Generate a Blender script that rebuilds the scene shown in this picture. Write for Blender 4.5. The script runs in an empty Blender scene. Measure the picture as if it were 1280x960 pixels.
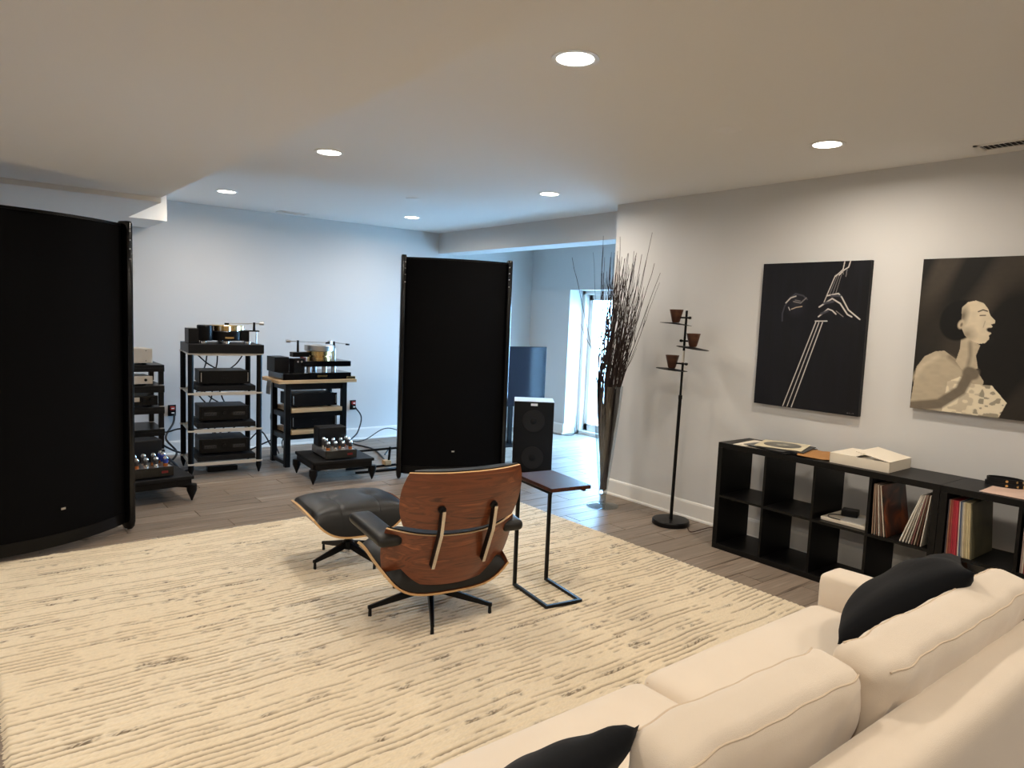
import bpy, bmesh, math, random
import numpy as np
from mathutils import Vector, Matrix, Euler
rnd = random.Random(7)
S = bpy.context.scene
COL = S.collection
PI = math.pi

# ------------------------------------------------------------------ camera
F_PX, CAM_H = 881.86, 1.6429
cr = Vector((0.78669043, -0.61603334, 0.04026286))
cu = Vector((0.02725843, 0.09981715, 0.99463235))
cf = Vector((0.61674561, 0.78137025, -0.0953173))
cam = bpy.data.objects.new('camera', bpy.data.cameras.new('camera'))
COL.objects.link(cam)
cam.matrix_world = Matrix(((cr.x, cu.x, -cf.x, 0), (cr.y, cu.y, -cf.y, 0), (cr.z, cu.z, -cf.z, CAM_H), (0, 0, 0, 1)))
cam.data.sensor_fit = 'HORIZONTAL'; cam.data.sensor_width = 36.0
cam.data.lens = F_PX / 1280 * 36.0
cam.data.clip_start = 0.05
S.camera = cam

# ------------------------------------------------------------------ world, sun, exposure
S.view_settings.view_transform = 'Standard'
S.view_settings.look = 'None'
S.view_settings.gamma = 1.0
S.view_settings.use_curve_mapping = False
S.view_settings.exposure = 0.0
LAMP_W = 19.5           # watts of each recessed lamp
LAMP_COL = (1.0, 0.885, 0.745)
SKY = 54.0
W = bpy.data.worlds.new('sky'); S.world = W; W.use_nodes = True
bg = W.node_tree.nodes['Background']
bg.inputs['Color'].default_value = (0.31, 0.62, 1.0, 1)
bg.inputs['Strength'].default_value = SKY
sun = bpy.data.objects.new('sun', bpy.data.lights.new('sun', 'SUN'))
COL.objects.link(sun)
sun.data.energy = 9.0; sun.data.angle = 0.009; sun.data.color = (1, 0.95, 0.88)
sun.rotation_euler = Vector((-1.0, 5.2, -1.3)).to_track_quat('-Z', 'Y').to_euler()
sun.location = (12, -20, 12)

# ------------------------------------------------------------------ room numbers (metres)
XR, ZC, YC, YB = 4.844, 2.71, 4.664, 8.195
XH, ZH, HT = 5.123, 2.441, 0.32
XD, DOOR_Y1, DOOR_Y0, DOOR_Z, DOOR_X = 6.771, 7.345, 5.45, 2.045, 7.08
SOF_X, SOF_Y, SOF_Z2, JOG_Y, JOG_X = 1.258, 6.02, 2.404, 7.347, 1.583
XL, YN = -2.6, -2.6

# ------------------------------------------------------------------ materials
MATS = {}
def lin(c):
    return tuple((v / 12.92 if v <= 0.04045 else ((v + 0.055) / 1.055) ** 2.4) for v in c)
def rgb(r, g, b):
    return lin((r / 255, g / 255, b / 255))
def mat(name, col, rough=0.5, metal=0.0, bump=None, var=None, emit=None, spec=None, sheen=0.0, coat=0.0):
    """bump=(scale,strength[,stretch xyz]); var=(scale,amount[,stretch xyz]) mottles the base colour"""
    if name in MATS: return MATS[name]
    m = bpy.data.materials.new(name); m.use_nodes = True
    nt = m.node_tree; N = nt.nodes; L = nt.links
    b = N['Principled BSDF']
    b.inputs['Base Color'].default_value = (*col, 1)
    b.inputs['Roughness'].default_value = rough
    b.inputs['Metallic'].default_value = metal
    if spec is not None: b.inputs['Specular IOR Level'].default_value = spec
    if sheen:
        b.inputs['Sheen Weight'].default_value = sheen; b.inputs['Sheen Roughness'].default_value = 0.5
    if coat:
        b.inputs['Coat Weight'].default_value = coat; b.inputs['Coat Roughness'].default_value = 0.08
    if emit:
        b.inputs['Emission Color'].default_value = (*emit[0], 1); b.inputs['Emission Strength'].default_value = emit[1]
    tc = N.new('ShaderNodeTexCoord')
    def noise(sc, st=(1, 1, 1), det=4):
        mp = N.new('ShaderNodeMapping'); mp.inputs['Scale'].default_value = st
        L.new(tc.outputs['Object'], mp.inputs['Vector'])
        n = N.new('ShaderNodeTexNoise'); n.inputs['Scale'].default_value = sc; n.inputs['Detail'].default_value = det
        L.new(mp.outputs['Vector'], n.inputs['Vector']); return n
    if var:
        n = noise(var[0], var[2] if len(var) > 2 else (1, 1, 1))
        r = N.new('ShaderNodeValToRGB'); a = var[1]
        r.color_ramp.elements[0].position = 0.3; r.color_ramp.elements[1].position = 0.7
        r.color_ramp.elements[0].color = (*[max(0, c * (1 - a)) for c in col], 1)
        r.color_ramp.elements[1].color = (*[min(1, c * (1 + a)) for c in col], 1)
        L.new(n.outputs['Fac'], r.inputs['Fac']); L.new(r.outputs['Color'], b.inputs['Base Color'])
    if bump:
        n = noise(bump[0], bump[2] if len(bump) > 2 else (1, 1, 1))
        bp = N.new('ShaderNodeBump'); bp.inputs['Strength'].default_value = bump[1]; bp.inputs['Distance'].default_value = 0.01
        L.new(n.outputs['Fac'], bp.inputs['Height']); L.new(bp.outputs['Normal'], b.inputs['Normal'])
    MATS[name] = m
    return m

def wood_mat(name, cols, stretch, rough=0.35, scale=1.0, coat=0.0, rand=False, distort=1.2):
    if name in MATS: return MATS[name]
    m = bpy.data.materials.new(name); m.use_nodes = True
    nt = m.node_tree; N = nt.nodes; L = nt.links; b = N['Principled BSDF']
    b.inputs['Roughness'].default_value = rough
    if coat: b.inputs['Coat Weight'].default_value = coat; b.inputs['Coat Roughness'].default_value = 0.12
    tc = N.new('ShaderNodeTexCoord'); vec = tc.outputs['Object']
    if rand:
        oi = N.new('ShaderNodeObjectInfo'); ad = N.new('ShaderNodeVectorMath'); ad.operation = 'MULTIPLY_ADD'
        cb = N.new('ShaderNodeCombineXYZ')
        for k in range(3): L.new(oi.outputs['Random'], cb.inputs[k])
        L.new(cb.outputs[0], ad.inputs[0]); ad.inputs[1].default_value = (37, 53, 71); L.new(vec, ad.inputs[2]); vec = ad.outputs[0]
    mp = N.new('ShaderNodeMapping'); mp.inputs['Scale'].default_value = stretch; L.new(vec, mp.inputs['Vector'])
    n1 = N.new('ShaderNodeTexNoise'); n1.inputs['Scale'].default_value = scale; n1.inputs['Detail'].default_value = 6
    n1.inputs['Distortion'].default_value = distort; L.new(mp.outputs[0], n1.inputs['Vector'])
    r = N.new('ShaderNodeValToRGB'); el = r.color_ramp.elements
    while len(el) < len(cols): el.new(0.5)
    for i, c in enumerate(cols):
        el[i].position = 0.28 + 0.44 * i / (len(cols) - 1); el[i].color = (*c, 1)
    L.new(n1.outputs['Fac'], r.inputs['Fac']); out = r.outputs['Color']
    if rand:
        hs = N.new('ShaderNodeHueSaturation'); mr = N.new('ShaderNodeMapRange')
        mr.inputs['To Min'].default_value = 0.86; mr.inputs['To Max'].default_value = 1.12
        L.new(oi.outputs['Random'], mr.inputs['Value']); L.new(mr.outputs[0], hs.inputs['Value']); L.new(out, hs.inputs['Color']); out = hs.outputs['Color']
    L.new(out, b.inputs['Base Color'])
    bp = N.new('ShaderNodeBump'); bp.inputs['Strength'].default_value = 0.06; bp.inputs['Distance'].default_value = 0.004
    L.new(n1.outputs['Fac'], bp.inputs['Height']); L.new(bp.outputs['Normal'], b.inputs['Normal'])
    MATS[name] = m
    return m

def attr_mat(name, rough=0.8, spec=0.3, bump=None, sheen=0.0):
    """print / yarn colour carried by the mesh's own colour attribute"""
    m = bpy.data.materials.new(name); m.use_nodes = True
    nt = m.node_tree; N = nt.nodes; L = nt.links; b = N['Principled BSDF']
    b.inputs['Roughness'].default_value = rough; b.inputs['Specular IOR Level'].default_value = spec
    a = N.new('ShaderNodeAttribute'); a.attribute_name = 'Col'
    L.new(a.outputs['Color'], b.inputs['Base Color'])
    if sheen: b.inputs['Sheen Weight'].default_value = sheen
    if bump:
        tc = N.new('ShaderNodeTexCoord'); n = N.new('ShaderNodeTexNoise'); n.inputs['Scale'].default_value = bump[0]; n.inputs['Detail'].default_value = 5
        L.new(tc.outputs['Object'], n.inputs['Vector'])
        bp = N.new('ShaderNodeBump'); bp.inputs['Strength'].default_value = bump[1]; bp.inputs['Distance'].default_value = 0.01
        L.new(n.outputs['Fac'], bp.inputs['Height']); L.new(bp.outputs['Normal'], b.inputs['Normal'])
    return m

def glass_mat(name, tint=(1, 1, 1), ior=1.45, rough=0.0):
    """thin clear glass: transparent with a fresnel reflection"""
    m = bpy.data.materials.new(name); m.use_nodes = True
    nt = m.node_tree; N = nt.nodes; L = nt.links
    for n in list(N):
        if n.type != 'OUTPUT_MATERIAL': N.remove(n)
    out = [n for n in N if n.type == 'OUTPUT_MATERIAL'][0]
    t = N.new('ShaderNodeBsdfTransparent'); t.inputs['Color'].default_value = (*tint, 1)
    g = N.new('ShaderNodeBsdfGlossy'); g.inputs['Roughness'].default_value = rough
    fr = N.new('ShaderNodeFresnel'); ge = N.new('ShaderNodeNewGeometry'); mr = N.new('ShaderNodeMapRange')
    mr.inputs['To Min'].default_value = ior; mr.inputs['To Max'].default_value = 1 / ior      # same reflection from either side of the pane
    L.new(ge.outputs['Backfacing'], mr.inputs['Value']); L.new(mr.outputs[0], fr.inputs['IOR'])
    mx = N.new('ShaderNodeMixShader')
    L.new(fr.outputs[0], mx.inputs[0]); L.new(t.outputs[0], mx.inputs[1]); L.new(g.outputs[0], mx.inputs[2]); L.new(mx.outputs[0], out.inputs['Surface'])
    return m

M_WALL = mat('wall_paint', (0.62, 0.615, 0.605), 0.75, bump=(220, 0.04), spec=0.3)
M_CEIL = mat('ceiling_paint', (0.80, 0.79, 0.77), 0.85, bump=(180, 0.04), spec=0.2)
M_TRIM = mat('trim_paint', (0.78, 0.76, 0.72), 0.4)
M_FLOORBASE = mat('floor_joint', rgb(84, 74, 64), 0.6)
M_PLANK = wood_mat('vinyl_plank', [rgb(82, 70, 59), rgb(140, 125, 111), rgb(124, 110, 97), rgb(166, 152, 137)], (1.1, 17, 9), 0.48, 1.0, rand=True, distort=0.5)
M_BLACK = mat('black_satin', (0.003, 0.003, 0.0035), 0.36, spec=0.2)
M_BLACKGLOSS = mat('black_gloss', (0.003, 0.003, 0.0035), 0.16, spec=0.35)
M_BLACKMATTE = mat('black_matte', (0.004, 0.004, 0.005), 0.6, spec=0.25)
M_GRILLE = mat('black_grille_cloth', (0.0025, 0.0025, 0.003), 0.85, spec=0.08, bump=(900, 0.1))
M_STEEL = mat('brushed_steel', (0.52, 0.50, 0.48), 0.36, 1.0)
M_CHROME = mat('polished_metal', (0.85, 0.85, 0.84), 0.12, 1.0)
M_SILVERBAR = mat('silver_rack_bar', (0.66, 0.62, 0.56), 0.35, 0.5)
M_CHAMP = mat('champagne_panel', (0.55, 0.50, 0.43), 0.42, 0.3)
M_GOLD = mat('brass', (0.75, 0.52, 0.22), 0.25, 1.0)
M_DARKGREY = mat('dark_grey_enamel', (0.006, 0.006, 0.007), 0.45, spec=0.2)
M_LEATHER = mat('black_leather', (0.010, 0.0095, 0.009), 0.42, bump=(260, 0.12), spec=0.4)
M_WALNUT = wood_mat('walnut_veneer', [rgb(62, 29, 16), rgb(120, 64, 36), rgb(96, 49, 27), rgb(148, 84, 48)], (1.5, 10, 17), 0.36, 1.0, coat=0.15, distort=2.2)
M_PLY = mat('ply_edge', rgb(205, 165, 115), 0.5)
M_DARKWOOD = wood_mat('dark_table_wood', [rgb(38, 16, 10), rgb(66, 30, 20), rgb(50, 22, 15)], (14, 1.6, 14), 0.25, 1.0, coat=0.2)
M_OAK = wood_mat('pale_maple', [rgb(176, 140, 98), rgb(206, 172, 128), rgb(192, 156, 112)], (1.4, 12, 12), 0.45)
M_SOFA = mat('sofa_linen', rgb(218, 204, 186), 0.9, bump=(420, 0.18), var=(3.0, 0.035), sheen=0.3, spec=0.2)
M_SEAM = mat('sofa_seam', rgb(206, 188, 165), 0.9)
M_PILLOW = mat('black_cotton', (0.006, 0.0065, 0.008), 0.9, bump=(14, 0.25), sheen=0.05, spec=0.1)
M_SHELF = mat('black_brown_board', (0.003, 0.0028, 0.0028), 0.42, spec=0.22, bump=(60, 0.03, (1, 14, 1)))
M_TWIG = mat('dark_twig', rgb(44, 30, 27), 0.75, bump=(60, 0.3))
M_GLASS = glass_mat('vase_glass', (0.91, 0.93, 0.935), 1.75)
M_GLASSFOOT = glass_mat('vase_foot_glass', (0.78, 0.82, 0.83), 2.0)
M_PANE = glass_mat('window_glass', (0.96, 0.98, 0.99), 1.5)
M_CUP = wood_mat('cup_brown', [rgb(62, 34, 20), rgb(92, 54, 32)], (6, 6, 30), 0.5)
M_WHITE = mat('white_plastic', (0.8, 0.79, 0.76), 0.4)
M_PAPER = mat('white_card', rgb(228, 218, 200), 0.7)
M_KRAFT = mat('kraft_card', rgb(166, 118, 66), 0.75, var=(20, 0.06))
M_LENS = mat('lamp_lens', (1, 1, 1), 0.5, emit=((1.0, 0.93, 0.80), 14.0))
M_RED = mat('red_plug', rgb(170, 45, 30), 0.45)
M_COPPER = mat('tube_base', rgb(170, 98, 45), 0.35, 0.5)
M_BLUE = mat('blue_tube', rgb(40, 60, 140), 0.2)
M_TUBE = mat('dark_tube_glass', (0.03, 0.03, 0.035), 0.06, coat=0.4)
M_SCREEN = mat('screen_glass', (0.006, 0.010, 0.018), 0.10, coat=0.3)
M_CONE = mat('speaker_cone', (0.016, 0.015, 0.015), 0.6, spec=0.2)
M_CABLE = mat('cable_rubber', (0.012, 0.012, 0.014), 0.5)
M_PATIO = mat('patio_concrete', (0.62, 0.62, 0.6), 0.8, var=(3, 0.1))
M_STUCCO = mat('outside_wall', (0.7, 0.69, 0.66), 0.8)

# ------------------------------------------------------------------ mesh helpers
class MB:
    def __init__(s): s.v = []; s.f = []; s.m = []
    def add(s, vs, fs, m=0):
        o = len(s.v); s.v += [tuple(p) for p in vs]; s.f += [tuple(i + o for i in f) for f in fs]; s.m += [m] * len(fs); return s
    def box(s, x0, y0, z0, x1, y1, z1, m=0, M=None):
        vs = [(x, y, z) for z in (z0, z1) for y in (y0, y1) for x in (x0, x1)]
        if M is not None: vs = [M @ Vector(p) for p in vs]
        return s.add(vs, [(0, 2, 3, 1), (4, 5, 7, 6), (0, 1, 5, 4), (2, 6, 7, 3), (0, 4, 6, 2), (1, 3, 7, 5)], m)
    def cbox(s, cx, cy, cz, sx, sy, sz, m=0, M=None):
        return s.box(cx - sx / 2, cy - sy / 2, cz - sz / 2, cx + sx / 2, cy + sy / 2, cz + sz / 2, m, M)
    def tube(s, pts, r, n=8, m=0, caps=True):
        pts = [Vector(p) for p in pts]; k = len(pts)
        rs = r if isinstance(r, (list, tuple)) else [r] * k
        up = None; vs = []
        for i, p in enumerate(pts):
            d = (pts[min(i + 1, k - 1)] - pts[max(i - 1, 0)]).normalized()
            if up is None:
                up = Vector((0, 0, 1)) if abs(d.z) < 0.9 else Vector((1, 0, 0))
            a = (up - d * up.dot(d)).normalized(); b = d.cross(a); up = a
            for j in range(n):
                t = 2 * PI * j / n; vs.append(p + (a * math.cos(t) + b * math.sin(t)) * rs[i])
        fs = [(i * n + j, i * n + (j + 1) % n, (i + 1) * n + (j + 1) % n, (i + 1) * n + j) for i in range(k - 1) for j in range(n)]
        if caps: fs += [tuple(range(n - 1, -1, -1)), tuple(range((k - 1) * n, k * n))]
        return s.add(vs, fs, m)
    def cyl(s, p0, p1, r0, r1=None, n=20, m=0): return s.tube([p0, p1], [r0, r0 if r1 is None else r1], n, m)
    def lathe(s, prof, c=(0, 0, 0), n=32, m=0, caps=True):
        vs = []; k = len(prof)
        for r, z in prof:
            for j in range(n):
                t = 2 * PI * j / n; vs.append((c[0] + r * math.cos(t), c[1] + r * math.sin(t), c[2] + z))
        fs = [(i * n + j, i * n + (j + 1) % n, (i + 1) * n + (j + 1) % n, (i + 1) * n + j) for i in range(k - 1) for j in range(n)]
        if caps and prof[0][0] > 1e-5: fs.append(tuple(range(n - 1, -1, -1)))
        if caps and prof[-1][0] > 1e-5: fs.append(tuple(range((k - 1) * n, k * n)))
        return s.add(vs, fs, m)
    def prism(s, poly, d0, d1, axis=2, m=0):
        """poly in the two other axes, extruded along axis"""
        def mk(a, b, c): return {2: (a, b, c), 1: (a, c, b), 0: (c, a, b)}[axis]
        n = len(poly)
        vs = [mk(a, b, d0) for a, b in poly] + [mk(a, b, d1) for a, b in poly]
        fs = [tuple(range(n - 1, -1, -1)), tuple(range(n, 2 * n))] + [(i, (i + 1) % n, n + (i + 1) % n, n + i) for i in range(n)]
        return s.add(vs, fs, m)
    def grid(s, fn, us, vs_, m=0):
        nu, nv = len(us), len(vs_)
        return s.add([fn(u, v) for v in vs_ for u in us], [(j * nu + i, j * nu + i + 1, (j + 1) * nu + i + 1, (j + 1) * nu + i) for j in range(nv - 1) for i in range(nu - 1)], m)
    def slab(s, fn, us, vs_, m0=0, m1=0, mrim=0):
        """fn(u,v,k) k=0/1 : two sheets joined by a rim"""
        nu, nv = len(us), len(vs_); o = nu * nv
        P = [fn(u, v, 0) for v in vs_ for u in us] + [fn(u, v, 1) for v in vs_ for u in us]
        q = [(j * nu + i, j * nu + i + 1, (j + 1) * nu + i + 1, (j + 1) * nu + i) for j in range(nv - 1) for i in range(nu - 1)]
        rim = [i for i in range(nu)] + [j * nu + nu - 1 for j in range(1, nv)] + [(nv - 1) * nu + i for i in range(nu - 2, -1, -1)] + [j * nu for j in range(nv - 2, 0, -1)]
        b = len(s.v); s.v += [tuple(p) for p in P]
        for f in q: s.f.append(tuple(b + i for i in reversed(f))); s.m.append(m0)
        for f in q: s.f.append(tuple(b + o + i for i in f)); s.m.append(m1)
        for i in range(len(rim)):
            a, c = rim[i], rim[(i + 1) % len(rim)]
            s.f.append((b + a, b + c, b + o + c, b + o + a)); s.m.append(mrim)
        return s
    def build(s, name, mats, parent=None, smooth=False, bevel=0.0, seg=2, fixn=True, angle=0.6):
        me = bpy.data.meshes.new(name); me.from_pydata(s.v, [], s.f)
        mats = mats if isinstance(mats, (list, tuple)) else [mats]
        for m_ in mats: me.materials.append(m_)
        me.polygons.foreach_set('material_index', s.m)
        if bevel or fixn:
            bm = bmesh.new(); bm.from_mesh(me)
            if fixn: bmesh.ops.recalc_face_normals(bm, faces=bm.faces)
            if bevel:
                ed = [e for e in bm.edges if len(e.link_faces) == 2 and e.calc_face_angle(0) > 0.5]
                bmesh.ops.bevel(bm, geom=ed, offset=bevel, segments=seg, affect='EDGES', profile=0.5, clamp_overlap=True)
            bm.to_mesh(me); bm.free()
        if smooth:
            me.polygons.foreach_set('use_smooth', [True] * len(me.polygons))
            me.set_sharp_from_angle(angle=angle)
        me.update()
        o = bpy.data.objects.new(name, me); COL.objects.link(o)
        if parent: o.parent = parent
        return o

def softbox(sx, sy, sz, r, n=10, crown=0.0, side=0.0, fn=None):
    """a padded rounded box centred on the origin"""
    mb = MB(); h = np.array([sx, sy, sz]) / 2; inner = h - r
    t = np.linspace(-1, 1, n + 1); q = np.sign(t) * (1 - (1 - np.abs(t)) ** 1.6)
    for ax in range(3):
        for sg in (-1, 1):
            a, b = [(1, 2), (2, 0), (0, 1)][ax]
            def P(u, v, ax=ax, sg=sg, a=a, b=b):
                p = np.zeros(3); p[ax] = sg * h[ax]; p[a] = u * h[a]; p[b] = v * h[b]
                c = np.clip(p, -inner, inner); d = p - c; l = np.linalg.norm(d)
                p = c + d / l * r if l > 1e-9 else p
                x, y, z = p / h
                if crown: p[2] += crown * max(0, 1 - x * x) * max(0, 1 - y * y) * (1 if z > 0 else 0.2) * abs(z)
                if side:
                    p[0] += side * max(0, 1 - y * y) * max(0, 1 - z * z) * x
                    p[1] += side * max(0, 1 - x * x) * max(0, 1 - z * z) * y
                if fn: p = fn(p)
                return tuple(p)
            mb.grid(P, q, q)
    return mb
def weld(o, d=1e-5):
    bm = bmesh.new(); bm.from_mesh(o.data); bmesh.ops.remove_doubles(bm, verts=bm.verts, dist=d)
    bmesh.ops.recalc_face_normals(bm, faces=bm.faces); bm.to_mesh(o.data); bm.free(); return o

def tag(o, label=None, cat=None, group=None, kind=None):
    if label: o['label'] = label
    if cat: o['category'] = cat
    if group: o['group'] = group
    if kind: o['kind'] = kind
    return o
def thing(name, loc, label, cat, rz=0.0, group=None):
    o = bpy.data.objects.new(name, None); COL.objects.link(o); o.empty_display_size = 0.1
    o.location = loc; o.rotation_euler = (0, 0, rz)
    return tag(o, label, cat, group)
def struct(o): o['kind'] = 'structure'; return o
def box(name, m, x0, y0, z0, x1, y1, z1, parent=None, bevel=0.0, seg=2):
    return MB().box(x0, y0, z0, x1, y1, z1).build(name, m, parent, bevel=bevel, seg=seg)
def spline(pts, n=10):
    """Catmull-Rom through pts"""
    P = [Vector(p) for p in pts]; P = [P[0] * 2 - P[1]] + P + [P[-1] * 2 - P[-2]]; out = []
    for i in range(1, len(P) - 2):
        a, b, c, d = P[i - 1], P[i], P[i + 1], P[i + 2]
        for k in range(n):
            t = k / n
            out.append(0.5 * ((2 * b) + (c - a) * t + (2 * a - 5 * b + 4 * c - d) * t * t + (3 * b - a - 3 * c + d) * t ** 3))
    out.append(P[-2]); return out
def lin_(a, b, n): return [a + (b - a) * i / (n - 1) for i in range(n)]

# ------------------------------------------------------------------ room shell
floor = struct(box('floor', M_FLOORBASE, XL, YN, -0.12, 7.3, YB, -0.006))
plank_w, plank_l = 0.18, 1.22
def plank_mesh():
    g, c = 0.0012, 0.0022
    l, w = plank_l / 2, plank_w / 2
    vs = [(-l + g, -w + g, -0.006), (l - g, -w + g, -0.006), (l - g, w - g, -0.006), (-l + g, w - g, -0.006),
          (-l + g + c, -w + g + c, 0), (l - g - c, -w + g + c, 0), (l - g - c, w - g - c, 0), (-l + g + c, w - g - c, 0)]
    return MB().add(vs, [(4, 5, 6, 7), (0, 1, 5, 4), (1, 2, 6, 5), (2, 3, 7, 6), (3, 0, 4, 7)])
RUG = (0.09, 1.25, 3.88, 5.22)
p0 = None; rest = MB()
row = 0; y = YB - plank_w / 2
while y > YN:
    x = XL - (row * 0.437 % 1) * plank_l
    while x < DOOR_X:
        a, b = max(x, XL), min(x + plank_l, DOOR_X if DOOR_Y0 < y < DOOR_Y1 else XD)
        if b - a > 0.05:
            inrug = a > RUG[0] + 0.03 and b < RUG[2] - 0.03 and y - .09 > RUG[1] and y + .09 < RUG[3] - 0.02
            seen = (y > 1.0 and not inrug and (a < 5.4 or y > 4.4) and b > -0.6 and (b > 0.5 or y > 2.5) and (a < XR or y > YC - .3)
                    and not (y < 2.3 and b < 3.6))
            if seen:
                if p0 is None: p0 = plank_mesh().build('plank', M_PLANK, floor); o = p0
                else: o = p0.copy(); COL.objects.link(o)
                o.parent = floor; o.location = ((a + b) / 2, y, 0); o.scale = ((b - a) / plank_l, 1, 1)
            else:
                rest.box(a + .002, max(y - .088, YN), -0.006, b - .002, y + .088, -0.0005)
        x += plank_l
    y -= plank_w; row += 1
tag(rest.build('plank_field', M_PLANK, floor), kind='stuff')

struct(box('wall_back', M_WALL, XL, YB, 0, XD + 0.5, YB + 0.2, ZC))
struct(box('wall_right', M_WALL, XR, YN, 0, XH + HT, YC, ZC))
struct(box('wall_right_header', M_WALL, XH, YC, ZH, XH + HT, YB, ZC))
struct(box('wall_left', M_WALL, XL - 0.2, YN, 0, XL, YB, ZC))
struct(box('wall_near', M_WALL, XL, YN - 0.2, 0, 7.3, YN, ZC))
wd = MB()
wd.box(XD, YN, 0, DOOR_X + .12, DOOR_Y0, ZC); wd.box(XD, DOOR_Y1, 0, DOOR_X + .12, YB, ZC); wd.box(XD, DOOR_Y0, DOOR_Z, DOOR_X + .12, DOOR_Y1, ZC)
struct(wd.build('wall_patio', M_WALL))
struct(box('ceiling', M_CEIL, XL - .2, YN - .2, ZC, 7.3, YB + .2, ZC + 0.12))
struct(box('ceiling_soffit', M_CEIL, XL, YN, ZH, SOF_X, SOF_Y, ZC))
so = MB(); so.prism([(XL, SOF_Y), (SOF_X, SOF_Y), (SOF_X, JOG_Y), (JOG_X, JOG_Y), (JOG_X, YB), (XL, YB)], SOF_Z2, ZC)
struct(so.build('ceiling_bulkhead', M_CEIL))

BH = 0.15
def baseboard(name, pts, inward):
    """pts polyline on the floor; inward: offsets of the profile"""
    mb = MB(); prof = [(0, 0), (0.026, 0), (0.026, 0.012), (0.020, 0.02), (0.014, 0.022), (0.014, BH - 0.02), (0.010, BH - 0.006), (0.004, BH), (0, BH)]
    n = len(prof)
    for i in range(len(pts) - 1):
        (ax, ay), (bx, by) = pts[i], pts[i + 1]; (ix, iy), (jx, jy) = inward[i], inward[i + 1]
        vs = [(ax + ix * d, ay + iy * d, z) for d, z in prof] + [(bx + jx * d, by + jy * d, z) for d, z in prof]
        fs = [(k, k + 1, n + k + 1, n + k) for k in range(n - 1)] + [tuple(range(n)), tuple(range(2 * n - 1, n - 1, -1))]
        mb.add(vs, fs)
    return struct(mb.build(name, M_TRIM))
baseboard('baseboard_right', [(XR, YN), (XR, YC), (XH + HT, YC)], [(-1, 0), (-1, 1), (0, 1)])
baseboard('baseboard_back', [(XL, YB), (XD, YB)], [(0, -1), (-1, -1)])
baseboard('baseboard_patio', [(XD, YB), (XD, DOOR_Y1)], [(-1, -1), (-1, 0)])
baseboard('baseboard_left', [(XL, YN), (XL, YB)], [(1, 0), (1, 0)])

# sliding patio door
door = thing('door_1', (DOOR_X, 0, 0), None, None); struct(door)
fr = MB(); e = 0.055
fr.box(-.06, DOOR_Y1 - e, 0.0, .08, DOOR_Y1, DOOR_Z); fr.box(-.06, DOOR_Y0, 0, .08, DOOR_Y0 + e, DOOR_Z)
fr.box(-.06, DOOR_Y0, DOOR_Z - e, .08, DOOR_Y1, DOOR_Z); fr.box(-.06, DOOR_Y0, 0, .08, DOOR_Y1, 0.05)
fr.build('door_frame', M_TRIM, door, bevel=.004)
ym = (DOOR_Y0 + DOOR_Y1) / 2
for k, (a, b, xo) in enumerate(((ym - .04, DOOR_Y1 - e, .02), (DOOR_Y0 + e, ym + .04, -.04))):
    st = 0.075
    f = MB(); f.box(xo, a, .05, xo + .04, a + st, DOOR_Z - e); f.box(xo, b - st, .05, xo + .04, b, DOOR_Z - e)
    f.box(xo, a, .05, xo + .04, b, .15); f.box(xo, a, DOOR_Z - e - st, xo + .04, b, DOOR_Z - e)
    f.build('sash', M_TRIM, door, bevel=.003)
    box('pane', M_PANE, xo + .015, a + st, .15, xo + .021, b - st, DOOR_Z - e - st, door)
MB().tube(spline([(-.045, ym - .0, .95), (-.075, ym, .97), (-.075, ym, 1.15), (-.045, ym, 1.17)], 5), .009).build('handle', M_STEEL, door, smooth=True)
# outside: patio, a low far wall and an unseen wall added against the sun
struct(box('patio_slab', M_PATIO, DOOR_X + .12, -14, -0.25, 22, 18, -0.06))
struct(box('wall_sun_block', M_STUCCO, 7.4, -2.0, -0.06, 12.0, -1.7, 2.55))  # unseen blocker, added to keep low sun off the jamb foot and floor
struct(box('wall_garden_far', M_STUCCO, 14, -14, -0.06, 14.3, 18, 0.7))
por = bpy.data.objects.new('door_portal', bpy.data.lights.new('door_portal', 'AREA')); COL.objects.link(por)
por.data.shape = 'RECTANGLE'; por.data.size = DOOR_Y1 - DOOR_Y0; por.data.size_y = DOOR_Z
por.location = (DOOR_X + .11, (DOOR_Y0 + DOOR_Y1) / 2, DOOR_Z / 2)
por.rotation_euler = Vector((-1, 0, 0)).to_track_quat('-Z', 'Z').to_euler()
por.data.cycles.is_portal = True

# ------------------------------------------------------------------ ceiling fittings
def recessed(x, y, z, label, watts=None):
    t = thing('recessed_light', (x, y, z), label, 'ceiling light', 0, 'recessed ceiling lights')
    MB().lathe([(.078, -.004), (.098, -.004), (.100, -.002), (.100, .0), (.078, .0), (.078, -.004)], n=40, caps=False).build('trim_ring', M_WHITE, t, smooth=True)
    MB().lathe([(0.0, -.0035), (.079, -.0035), (.079, -.0005), (0, -.0005)], n=40).build('lens', M_LENS, t)
    l = bpy.data.objects.new('lamp', bpy.data.lights.new('lamp', 'AREA')); COL.objects.link(l)
    l.data.shape = 'DISK'; l.data.size = .15; l.data.energy = watts or LAMP_W; l.data.color = LAMP_COL; l.data.spread = math.radians(170)
    l.parent = t; l.location = (0, 0, -.006)
    return t
recessed(2.033, 2.243, ZC, 'bright round ceiling light nearest the camera at the top')
recessed(2.036, 4.70, ZC, 'round ceiling light beside the soffit edge above the left rack')
recessed(2.042, 7.06, ZC, 'small round ceiling light nearest the far left wall corner')
recessed(4.06, 4.73, ZC, 'round ceiling light above the far end of the painting wall')
recessed(4.07, 7.10, ZC, 'small round ceiling light close to the far corner')
recessed(4.00, 2.21, ZC, 'round ceiling light above the black and white paintings')
recessed(2.03, -0.24, ZC, 'added round ceiling light out of frame behind the sofa')  # unseen lamp added on the ceiling grid to brighten the sofa end
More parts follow.
